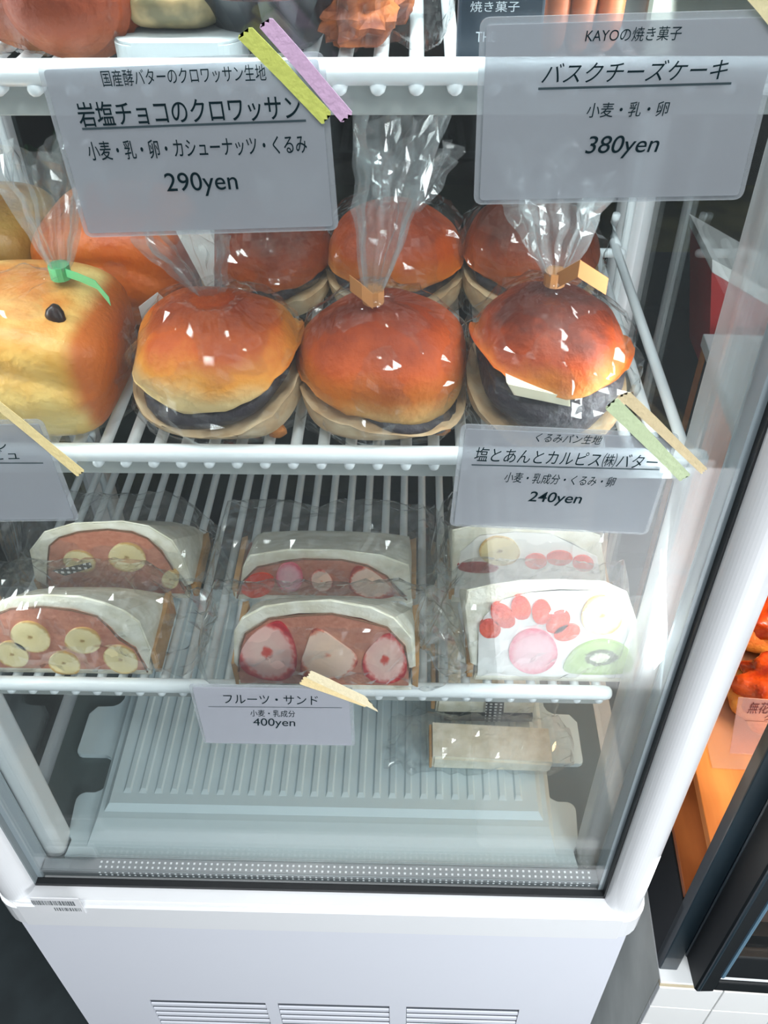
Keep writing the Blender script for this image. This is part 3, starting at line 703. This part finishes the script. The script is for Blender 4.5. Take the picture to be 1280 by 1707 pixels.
pillow(-.052, .081, .021, .066, SB2-.001, .2870, .010, .022, 'clear wrapper of the front middle strawberry sandwich', 32)
pillow(.1005, .2010, .034, .080, SB, .2930, .028, .001, 'clear wrapper of the front right white cream sandwich', 33)
pillow(-.207, -.100, .102, .156, SB, .2780, .001, .032, 'clear wrapper of the back left banana sandwich', 34, FILM2)
pillow(-.058, .078, .102, .156, SB, .2720, .012, .020, 'clear wrapper of the back middle strawberry sandwich', 35, FILM2)
pillow(.0975, .1990, .102, .156, SB, .2810, .012, .001, 'clear wrapper of the back right white cream sandwich', 36)
# checked ribbon pieces
def gingham(name):
    m, nt, out = newmat(name); L = nt.links.new
    p = N(nt, 'ShaderNodeBsdfPrincipled', Roughness=.6); tc = N(nt, 'ShaderNodeTexCoord'); mp = N(nt, 'ShaderNodeMapping'); mp.inputs['Scale'].default_value = (260, 0.01, 260)
    sx = N(nt, 'ShaderNodeSeparateXYZ'); L(tc.outputs['Object'], sx.inputs[0]); outs = []
    for i in (0, 2):
        a = N(nt, 'ShaderNodeMath', operation='MULTIPLY'); a.inputs[1].default_value = 1500; L(sx.outputs[i], a.inputs[0])
        b = N(nt, 'ShaderNodeMath', operation='SINE'); L(a.outputs[0], b.inputs[0]); c = N(nt, 'ShaderNodeMath', operation='GREATER_THAN'); c.inputs[1].default_value = 0; L(b.outputs[0], c.inputs[0]); outs.append(c)
    mu = N(nt, 'ShaderNodeMath', operation='MULTIPLY'); L(outs[0].outputs[0], mu.inputs[0]); L(outs[1].outputs[0], mu.inputs[1])
    mx = N(nt, 'ShaderNodeMix', data_type='RGBA'); L(mu.outputs[0], mx.inputs['Factor']); mx.inputs[6].default_value = lin((24, 30, 36)); mx.inputs[7].default_value = lin((232, 234, 236))
    L(mx.outputs[2], p.inputs['Base Color']); L(p.outputs[0], out.inputs[0]); return m
GING = gingham('black_white_check')
panel('checked_ribbon', 'slanted strip of black and white checked ribbon on the back left sandwich', 'ribbon', [(88, 952), (150, 938), (153, 946), (108, 960)], .0985, GING)

# packets on the bottom tray
ZT_ = .0212
t = thing('wrapped_sandwich', 'white sandwich in a crumpled clear wrapper on the bottom tray, nearest one', 'sandwich', (.143, .125, ZT_), 'sandwiches on the bottom tray')
obj('bread_slice', prism([(.088, ZT_+.004), (.186, ZT_+.001), (.187, ZT_+.014), (.089, ZT_+.020)], .090, .124, .002), BREAD, t)
obj('crust', B((.0862, .091, ZT_+.003), (.0885, .123, ZT_+.019), .0006), BREADC, t)
t = thing('wrapped_sandwich', 'sandwich with dark underside and checked ribbon at the back of the bottom tray', 'sandwich', (.135, .19, ZT_), 'sandwiches on the bottom tray')
obj('bread_slice', prism([(.092, ZT_+.008), (.176, ZT_+.008), (.176, ZT_+.042), (.094, ZT_+.045)], .142, .192, .002), BREAD, t)
obj('filling', prism([(.10, ZT_), (.176, ZT_), (.176, ZT_+.0078), (.10, ZT_+.0078)], .140, .191), mat('dark_filling', (32, 44, 50), .6), t)
obj('crust', B((.088, .143, ZT_+.012), (.0915, .19, ZT_+.043), .0006), BREADC, t)
pillow(.084, .190, .085, .130, ZT_-.0005, ZT_+.030, .034, .014, 'crumpled clear wrapper of the nearest sandwich on the bottom tray', 41, FILM2, 'wrappers on the bottom tray')
pillow(.088, .182, .137, .197, ZT_-.0005, ZT_+.050, .014, .020, 'clear wrapper of the sandwich with checked ribbon on the bottom tray', 42, FILM, 'wrappers on the bottom tray')
panel('checked_ribbon', 'upright black and white checked ribbon on the rear sandwich of the bottom tray', 'ribbon', [(811, 1146), (842, 1146), (838, 1203), (808, 1203)], .1385, GING)

# ------------------------------------------------------------------ top shelf
Z3 = .5856-.0020
def lump(c, r, m, name, parent, seed, e=2.3, amp=.12): return obj(name, ellipsoid(c, r, 40, 26, e, amp, 60, seed), m, parent, smooth=True)
CROI = crust('croissant_crust', (112, 44, 18), (126, 56, 24), (150, 84, 46), -.03, .015)
def croissant(c, L_, r, label, seed, rot=0):
    c = Vector(c); t = thing('croissant', label, 'croissant', c, 'croissants on the top shelf')
    def fn(u, v):
        th = 2*PI*u; s = v*2-1; x = s*L_; rr = r*math.sqrt(max(0, 1-abs(s)**2.2))*(1+.10*(math.fmod(abs(s)*5.2, 1.0)))
        return c+Vector((x, rr*math.cos(th)+.25*x*x/L_, r*.9+rr*.9*math.sin(th)))
    bm = grid_surface(fn, 28, 44); bmesh.ops.remove_doubles(bm, verts=bm.verts, dist=1e-6)
    if rot: bmesh.ops.rotate(bm, cent=c, matrix=Matrix.Rotation(rot, 3, 'Z'), verts=bm.verts)
    obj('layered_crust', bm, CROI, t, smooth=True, origin=c+Vector((0, 0, r))); return t
croissant((-.082, .072, Z3), .020, .024, 'brown croissant in a bag at the far left of the top shelf', 2, 1.2)
croissant((-.0585, .060, Z3), .024, .024, 'reddish brown croissant beside the white tray on the top shelf', 3, 1.45)
t = thing('white_food_tray', 'white tray of pale bread on the top shelf behind the 290yen card', 'tray', (-.015, .055, Z3))
obj('tray_shell', slab(rrect(-.044, .004, .040, .10, .008), Z3, Z3+.009, .001), mat('white_food_tray_plastic', (172, 180, 182), .4), t)
obj('pale_bread', ellipsoid((-.022, .072, Z3+.018), (.020, .026, .010), 30, 20, 3, .1, 50, 4), mat('pale_bread', (176, 150, 106), .6, c2=(96, 88, 60), vscale=60), t, smooth=True)
t = thing('granola_bowl', 'black bowl heaped with brown granola on the top shelf', 'bowl', (.012, .075, Z3))
bm = bmesh.new(); tube(bm, [(.012, .075, Z3), (.012, .075, Z3+.003), (.012, .075, Z3+.022)], .01, 28, rr=[.017, .020, .034]); obj('bowl_shell', bm, mat('black_plastic_bowl', (22, 28, 34), .25), t)
GR = mat('toasted_granola', (176, 98, 54), .7, bump=.8, bscale=300, c2=(120, 62, 40), vscale=120)
bm = bmesh.new()
for k in range(60):
    a = R.uniform(0, 6.28); q = R.uniform(0, .030); c_ = Vector((.012+q*math.cos(a), .075+q*math.sin(a), Z3+.022+R.uniform(0, .010)*(1-q/.034)))
    bmesh.ops.create_icosphere(bm, subdivisions=1, radius=R.uniform(.003, .0055), matrix=Matrix.Translation(c_) @ Matrix.Rotation(a, 4, 'X'))
g_ = obj('granola', bm, GR, t); g_['kind'] = 'stuff'
ORB = mat('craggy_orange_biscuit', (176, 96, 42), .7, bump=.9, bscale=160, c2=(110, 50, 26), vscale=90)
for c_, r_, lb in (((.045, .070, Z3+.013), (.016, .017, .013), 'craggy orange biscuit on the top shelf beside the lilac tape'), ((.056, .098, Z3+.013), (.014, .014, .013), 'darker craggy biscuit at the back of the top shelf')):
    o = obj('nut_biscuit', ellipsoid(c_, r_, 26, 18, 2.2, .5, 160, 5), ORB); setp(o, lb, 'biscuit', 'craggy biscuits on the top shelf')
# navy packet
t = thing('navy_packet', 'navy packet with white characters standing on the top shelf left of the 380yen card', 'packet', (.094, .045, Z3))
Yn = .040; a = onY(762, 82, Yn); b = onY(902, 82, Yn)
obj('packet_body', B((a.x, Yn, Z3), (b.x, Yn+.012, Z3+.075), .001), mat('navy_card', (22, 40, 54), .5), t)
WINK = mat('white_print', (205, 215, 222), .5)
lettering('焼き菓子', 784, 866, 2, 20, t, WINK, Yn-.0004)
lettering('THE', 793, 826, 53, 70, t, WINK, Yn-.0004)
t = thing('baked_cake_pack', 'pack of orange brown cakes on the top shelf behind the 380yen card', 'pack', (.128, .06, Z3))
for k in range(3): obj('cake_stick', ellipsoid((.120+k*.010, .062, Z3+.030), (.0055, .012, .030), 18, 20, 3.2, .08, 80, k), mat('orange_cake', (160, 82, 40), .6, var=.25, vscale=80), t, smooth=True)
o = obj('dark_food_box', B((.152, .05, Z3), (.20, .11, Z3+.05), .002), mat('dark_green_box', (62, 66, 58), .5, var=.3, vscale=40)); setp(o, 'dark green box at the right end of the top shelf', 'box')
pillow(-.100, -.046, .045, .105, Z3, Z3+.056, .001, .004, 'clear wrapper around the croissants on the top shelf', 51, FILM, 'wrappers on the top shelf')
pillow(.040, .078, .052, .115, Z3, Z3+.046, .001, .006, 'shiny clear wrapper around the craggy biscuits on the top shelf', 52, FILM, 'wrappers on the top shelf')

# ================================================================== PRICE CARDS AND TAPES (on the front pane)
YC = -.0006
GC = 'price cards taped to the front pane'
def card(label, c, rot, m=CARD, w_=.0955, h_=.0612):
    t = thing('price_card', label, 'card', (c[0], YC, c[1]), GC)
    def rr(w1, h1, r, y0, y1):
        bm = prism(rrect(-w1/2, w1/2, -h1/2, h1/2, r, 4), y0, y1); bmesh.ops.rotate(bm, cent=(0, 0, 0), matrix=Matrix.Rotation(-rot, 3, 'Y'), verts=bm.verts)
        bmesh.ops.translate(bm, verts=bm.verts, vec=(c[0], 0, c[1])); return bm
    obj('clear_sleeve', rr(w_, h_, .003, YC-.0008, YC-.0002), CEDGE, t)
    obj('card_sheet', rr(w_-.0042, h_-.0040, .0012, YC-.0016, YC-.0009), m, t)
    return t
YI = YC-.0018
def cardtext(t, rows, rot):
    for r in rows:
        if r[0] == '_': stroke(r[1], r[2], r[3], YI, t, r[4] if len(r) > 4 else INKL)
        else:
            txt, u0, u1, v0, v1 = r[:5]; lettering(txt, u0, u1, v0, v1, t, INK, YI, rot, shear=r[5] if len(r) > 5 else 0, thick=r[6] if len(r) > 6 else 0)
r1 = math.radians(1.9)
t = card('290yen price card with yellow and lilac tape at its corner', (-.0079, .5690), r1)
cardtext(t, [('国産酵バターのクロワッサン生地', 168, 443, 112, 140), ('岩塩チョコのクロワッサン', 127, 500, 164, 206, 0, .006), ('_', (137, 215), (510, 201), .00075),
             ('小麦・乳・卵・カシューナッツ・くるみ', 144, 511, 230, 262, 0, .004), ('290yen', 276, 396, 287, 327, 0, .002)], r1)
r2 = math.radians(1.2)
t = card('380yen price card at the top right of the pane', (.1370, .5814), r2)
cardtext(t, [('KAYOの焼き菓子', 976, 1136, 45, 69, .1), ('バスクチーズケーキ', 903, 1212, 101, 136, .25), ('_', (897, 148), (1219, 139), .00075),
             ('小麦・乳・卵', 978, 1115, 170, 195, .1), ('380yen', 976, 1098, 226, 264, .2, .002)], r2)
r3 = math.radians(-2.7)
t = card('240yen price card with green and beige tape, below the butter bun', (.1363, .4180), r3)
cardtext(t, [('くるみパン生地', 893, 1004, 724, 739, .3), ('塩とあんとカルピス㈱バター', 790, 1098, 752, 776, .15), ('_', (786, 775), (1099, 783), .0006),
             ('小麦・乳成分・くるみ・卵', 840, 1027, 791, 808, .2), ('240yen', 880, 970, 821, 843, .15, .008)], r3)
r4 = 0
t = card('400yen price card with a scrap of beige tape, hanging below the lowest shelf', (-.0120, .2292), r4, CARDP)
cardtext(t, [('フルーツ・サンド', 373, 530, 1159, 1174, .1), ('_', (347, 1178), (570, 1180), .00045), ('小麦・乳成分', 417, 492, 1184, 1195, .1), ('400yen', 422, 492, 1198, 1214, .1)], r4)
r5 = math.radians(1.9)
t = card('price card cut off by the left edge, under a diagonal strip of pale yellow tape', (-.1408, .4193), r5)
cardtext(t, [('ドレ', -24, 10, 733, 750), ('ビュ', -14, 30, 750, 766), ('_', (-30, 772), (72, 772), .0006)], r5)

def tape(name, label, poly, col, Y=-.0034, jag=True, group='strips of masking tape on the front pane'):
    """poly: the two ends (a,b) .. (c,d): corners in order; the short sides are torn"""
    P = [onY(u, v, Y) for u, v in poly]; a, b, c, d = P; pts = [a]
    for k in range(1, 6): q = a.lerp(b, k/6); n_ = (a-d).normalized()*(.0007 if k % 2 else -.0003); pts.append(q+n_)
    pts += [b, b.lerp(c, .33)+Vector((.0002, 0, .0002)), b.lerp(c, .66), c]
    for k in range(1, 6): q = c.lerp(d, k/6); n_ = (d-a).normalized()*(.0007 if k % 2 else -.0003); pts.append(q+n_)
    pts += [d, d.lerp(a, .5)+Vector((.0001, 0, .0002))]
    m = mat('masking_tape_'+label.split()[0]+str(col[0]), col, .7, bump=.3, bscale=400, var=.05, vscale=150)
    o = obj(name, prism([(q.x, q.z) for q in pts], Y-.0003, Y), m); return setp(o, label, 'tape', group)
tape('masking_tape', 'yellow tape strip across the corner of the 290yen card', [(397, 64), (421, 46), (551, 186), (536, 206)], (206, 216, 110), -.0030)
tape('masking_tape', 'lilac tape strip beside the yellow one on the 290yen card', [(433, 46), (455, 31), (587, 186), (568, 203)], (216, 182, 216), -.0034)
tape('masking_tape', 'pale green tape strip on the corner of the 240yen card', [(1009, 681), (1030, 664), (1150, 790), (1132, 801)], (208, 226, 184), -.0030)
tape('masking_tape', 'beige tape strip above the green one on the 240yen card', [(1030, 662), (1051, 654), (1178, 780), (1168, 789)], (232, 214, 172), -.0034)
tape('masking_tape', 'long pale yellow tape strip across the corner of the card cut off at the left', [(-12, 676), (-6, 664), (140, 783), (128, 793)], (244, 226, 166), -.0030)
tape('masking_tape', 'narrow beige tape scrap on the 400yen card, lower one of two', [(500, 1140), (508, 1128), (612, 1168), (608, 1178)], (248, 226, 172), -.0030)
tape('masking_tape', 'pale tape scrap on the 400yen card, upper one of two', [(512, 1130), (519, 1118), (608, 1160), (630, 1186)], (248, 236, 200), -.0034)
tape('masking_tape', 'pale yellow tape at the upper right corner of the 380yen card', [(1228, -20), (1262, -40), (1330, 40), (1296, 62)], (232, 222, 176), -.0030)

# ================================================================== BEHIND THE CASE
bench = thing('back_bench', 'dark low bench with an olive cloth behind the case', 'bench', (0, .75, FLZ))
obj('bench_body', B((-.9, .46, FLZ), (.70, 1.3, .0)), mat('dark_bench_wood', (44, 42, 38), .7), bench)
obj('cloth', B((-.9, .455, .0005), (.70, 1.3, .006)), mat('olive_cloth', (104, 100, 64), .9, c2=(56, 60, 46), vscale=9), bench)
def boxthing(name, label, cat, a, b, m, bev=.003, group=None): return setp(obj(name, B(a, b, bev), m), label, cat, group)
boxthing('storage_box', 'dark navy storage box behind the case, seen past the buns', 'box', (.24, .50, .0065), (.45, .62, .22), mat('navy_storage_box', (24, 38, 46), .6))
boxthing('storage_box', 'brown storage box behind the middle buns', 'box', (-.04, .50, .0065), (.13, .64, .16), mat('brown_storage_box', (74, 48, 36), .8, var=.4, vscale=16))
boxthing('storage_box', 'dark green storage box behind the loaves', 'box', (-.40, .50, .0065), (-.16, .66, .24), mat('green_storage_box', (40, 62, 44), .8, var=.4, vscale=14))
# small plant
pl = thing('potted_plant', 'potted plant with broad green leaves behind the case at the left', 'plant', (-.29, .58, .241))
bm = bmesh.new(); tube(bm, [(-.29, .58, .2412), (-.29, .58, .29)], .03, 20, rr=[.026, .034]); obj('pot', bm, mat('dark_pot', (60, 52, 46), .7), pl)
LEAF = mat('green_leaf', (52, 112, 60), .5, var=.3, vscale=30)
for k in range(12):
    a = k*2.4; ln_ = .07+.02*(k % 3); el = .5+.25*(k % 4); bm = bmesh.new(); prev = None
    for j in range(7):
        s_ = j/6; wd = .016*math.sin(PI*min(1, s_*.9+.06)); rr_ = ln_*s_; z = .29+rr_*math.sin(el)*1.1-.25*rr_*s_
        c_ = Vector((-.29+rr_*math.cos(el)*math.cos(a), .58+rr_*math.cos(el)*math.sin(a), z)); n_ = Vector((-math.sin(a), math.cos(a), 0))*wd
        cur = (bm.verts.new(c_-n_), bm.verts.new(c_+Vector((0, 0, -.002))), bm.verts.new(c_+n_))
        if prev: bm.faces.new((prev[0], prev[1], cur[1], cur[0])); bm.faces.new((prev[1], prev[2], cur[2], cur[1]))
        prev = cur
    obj('leaf', bm, LEAF, pl)

# ================================================================== THE NEIGHBOURING WOODEN CASE
TH = .04
ex = Vector((math.cos(TH), -math.sin(TH), 0)); ey = Vector((math.sin(TH), math.cos(TH), 0)); P0 = Vector((.300, .004, 0))
def nb(bm):   # local (x along the front, y into the case) -> world
    for v in bm.verts: v.co = P0+ex*v.co.x+ey*v.co.y+Vector((0, 0, v.co.z))
    return bm
ZL = -.1835
pln = thing('tiled_plinth', 'white tiled plinth with grey plaster side under the wooden bread case', 'plinth', P0+Vector((.2, .2, FLZ-P0.z)))
obj('plaster_core', nb(B((0, .004, FLZ), (.55, .45, ZL-.003))), mat('grey_plaster', (226, 230, 224), .85, c2=(204, 208, 202), vscale=8), pln)
obj('ledge_top', nb(B((0, -.0005, ZL-.0028), (.55, .45, ZL), .0008)), mat('ledge_white', (226, 230, 232), .5, var=.06, vscale=40), pln)
obj('grout_strip', nb(B((0, -.0010, ZL-.0075), (.55, .0035, ZL-.003))), mat('tan_grout', (190, 178, 152), .8), pln)
TILE = mat('white_tile', (232, 234, 234), .25, coat=.4); t0 = None
for i in range(9):
    for j in range(10):
        x0 = i*.058; z1 = ZL-.008-j*.047
        bm = nb(B((x0+.0004, -.0022, z1-.0462), (x0+.0572, .0036, z1), .0007))
        if t0 is None: t0 = obj('tile', bm, TILE, pln); c0 = W(t0)
        else: bm.free(); same('tile', t0, c0+ex*(i*.058)+Vector((0, 0, -j*.047)), pln)
bc = thing('bread_case', 'wooden bread case with black metal frame at the right edge', 'case', P0+ex*.2+ey*.2+Vector((0, 0, ZL)))
BF = mat('blue_black_metal', (20, 38, 48), .35, coat=.3); BF2 = mat('black_metal', (8, 14, 18), .5, spec=.3)
WD = wood('orange_wood', (214, 140, 70), (184, 108, 50), (30, 3, 30)); WD2 = wood('shaded_orange_wood', (176, 104, 54), (140, 78, 40), (30, 3, 30))  # second wood has the shadow under the shelf put into its colour
obj('side_rail', nb(B((0, .016, ZL+.0005), (.012, .33, -.070), .001)), BF2, bc)
obj('front_post', nb(B((0, .0105, ZL+.0005), (.0165, .024, .27), .0012)), BF, bc)
obj('rear_post', nb(B((0, .318, -.070), (.014, .33, .27), .001)), BF2, bc)
obj('front_stile', nb(prism([(0, 0), (1, 0), (1, 1), (0, 1)], 0, 1)), BF2, bc).hide_render = False
bpy.data.objects.remove(bpy.data.objects['front_stile'])
bm = bmesh.new(); P_ = [(.0165, .0105), (.0165, .020), (.034, .020), (.034, -.0195), (.0205, -.0205), (.0185, -.0185)]
ZR = [onY(1230, v, -.022).z for v in (1606, 1640, 1649, 1663)]
f = [bm.verts.new((x, y, ZR[3]-.0015)) for x, y in P_]; g = [bm.verts.new((x, y, .27)) for x, y in P_]
bm.faces.new(f[::-1]); bm.faces.new(g)
for i in range(6): bm.faces.new((f[i], f[(i+1) % 6], g[(i+1) % 6], g[i]))
obj('front_stile', nb(bm), BF2, bc)
obj('stile_bead', nb(rod((.0175, .0095, -.147), (.0175, .0095, .268), .0018, 8)), BF, bc)
obj('stile_bead', nb(rod((.0215, -.0200, ZR[3]), (.0215, -.0200, .268), .0016, 8)), BF, bc)
obj('stile_bead', nb(rod((.0345, -.0195, ZR[1]), (.0345, -.0195, .268), .0018, 8)), mat('blue_grey_bead', (90, 120, 140), .3), bc)
obj('bottom_rail', nb(B((.0335, -.0200, ZR[1]), (.52, -.010, ZR[0]), .0015)), BF2, bc)
obj('bottom_rail', nb(B((.0335, -.0195, ZR[3]), (.52, -.008, ZR[2]), .0015)), BF2, bc)
obj('rail_gap_strip', nb(B((.035, -.0170, ZR[2]+.0002), (.52, -.010, ZR[1]-.0002))), mat('white_rail_strip', (226, 230, 232), .5), bc)
obj('door_pane', nb(B((.0345, -.016, ZR[0]), (.52, -.014, .262))), GLASS, bc)
for i in range(5): obj('floor_board', nb(B((.001+i*.103, .0255, -.0695), (.103+i*.103-.001, .325, -.062), .0008)), WD2, bc)
obj('front_board', nb(B((.0350, .0000, -.182), (.52, .012, ZR[0]-.004))), BF2, bc)
obj('base_board', nb(B((.0350, .0130, -.150), (.52, .32, -.142))), mat('haze_greyed_wood', (196, 176, 164), .5, c2=(170, 150, 140), vscale=12), bc)  # reflection haze of the door pane is mixed into this wood colour
for i in range(4): obj('shelf_board', nb(B((.006+i*.128, .0255, .001), (.006+(i+1)*.128-.0006, .325, .012), .0008)), WD, bc)
obj('back_board', nb(B((.0, .331, ZL+.001), (.52, .345, .27))), WD, bc)
obj('top_panel', nb(B((-.002, -.034, .2705), (.52, .345, .282), .001)), mat('white_top_panel', (232, 236, 238), .4), bc)
obj('lamp_bar', nb(B((.08, .14, .2635), (.40, .16, .270))), mat('warm_lamp_cover', (255, 230, 190), .4), bc)
# acrylic mat, bread and card on the shelf of the neighbour
o = obj('acrylic_mat', nb(B((.020, .100, .0123), (.45, .28, .0138), .0004)), film('clear_mat', haze=.08, rough=.1, bump=0)); setp(o, 'thin clear mat under the glazed bread in the wooden case', 'mat')
GLZ = mat('glazed_red_orange_bread', (206, 84, 28), .22, bump=.9, bscale=130, c2=(150, 40, 20), vscale=60, coat=.6)
GLZ2 = mat('golden_bread_rim', (226, 156, 76), .45, bump=.7, bscale=200, c2=(206, 118, 52), vscale=90)
def danish(c, rx, ry, label, seed):
    c = Vector(c); t = thing('glazed_bread', label, 'bread', c, 'glazed breads in the wooden case')
    obj('bread_rim', ellipsoid(c+Vector((0, 0, .013)), (rx, ry, .013), 48, 20, 2.3, .12, 60, seed), GLZ2, t, smooth=True)
    obj('glazed_top', ellipsoid(c+Vector((0, .003, .024)), (rx*.88, ry*.86, .022), 48, 24, 2.2, .22, 70, seed+3), GLZ, t, smooth=True); return t
danish((.402, .165, .0140), .052, .042, 'glazed red orange bread behind the fig card in the wooden case', 4)
danish((.420, .248, .0140), .052, .038, 'glazed bread behind the first one in the wooden case', 8)
t = thing('fig_card', 'pinkish translucent card in front of the glazed bread in the wooden case', 'card', (.345, .10, .0140))
Yk = .098
q = [onY(u, v, Yk) for u, v in ((1216, 1256), (1330, 1262), (1340, 1172), (1231, 1163))]
obj('card_sheet', prism([(p.x, p.z) for p in q], Yk, Yk+.0008), film('pink_translucent_card', haze=.35, rough=.2, bump=0, hazecol=(226, 186, 176), tint=(.96, .88, .86)), t)
lettering('無花果', 1248, 1300, 1171, 1190, t, mat('brown_ink', (90, 40, 44), .6), Yk-.0004)
lettering('クリーム', 1274, 1330, 1192, 1202, t, MATS['brown_ink'], Yk-.0004)
stroke((1241, 1201), (1320, 1206), .0004, Yk-.0004, t, MATS['brown_ink'])
# red and white carton on the top of the neighbour
t = thing('red_carton', 'red carton with white lid edge standing past the right side pane', 'carton', (.36, .33, .282))
t.location = (.36, .36, .10)
Yr = .37
P_ = [onY(u, v, Yr) for u, v in ((1186, 452), (1420, 620), (1420, 800), (1181, 640))]
P_ = [onY(u, v, Yr) for u, v in ((1186, 452), (1420, 590), (1420, 740), (1181, 642))]
obj('carton_body', prism([(p.x, p.z) for p in P_], Yr, Yr+.08), mat('red_card', (196, 44, 44), .5, var=.15, vscale=20), t)
P_ = [onY(u, v, Yr) for u, v in ((1186, 430), (1420, 560), (1420, 590), (1186, 452))]
obj('lid_edge', prism([(p.x, p.z) for p in P_], Yr-.002, Yr+.082), PAPER, t)
P_ = [onY(u, v, Yr) for u, v in ((1183, 644), (1420, 742), (1440, 1000), (1170, 900))]
o = obj('white_board', prism([(p.x, p.z) for p in P_], Yr+.001, Yr+.012), PAPER); setp(o, 'white board standing below the red carton past the right side pane', 'board')

# ================================================================== BEHIND THE CAMERA: what the pane mirrors
o = boxthing('white_reflector', 'white counter added opposite the case, outside the picture', 'reflector', (.20, -1.02, FLZ), (1.3, -.50, -.42), mat('white_reflector_top', (246, 247, 250), .5), .01)  # unseen block, added to whiten the right part of the pane
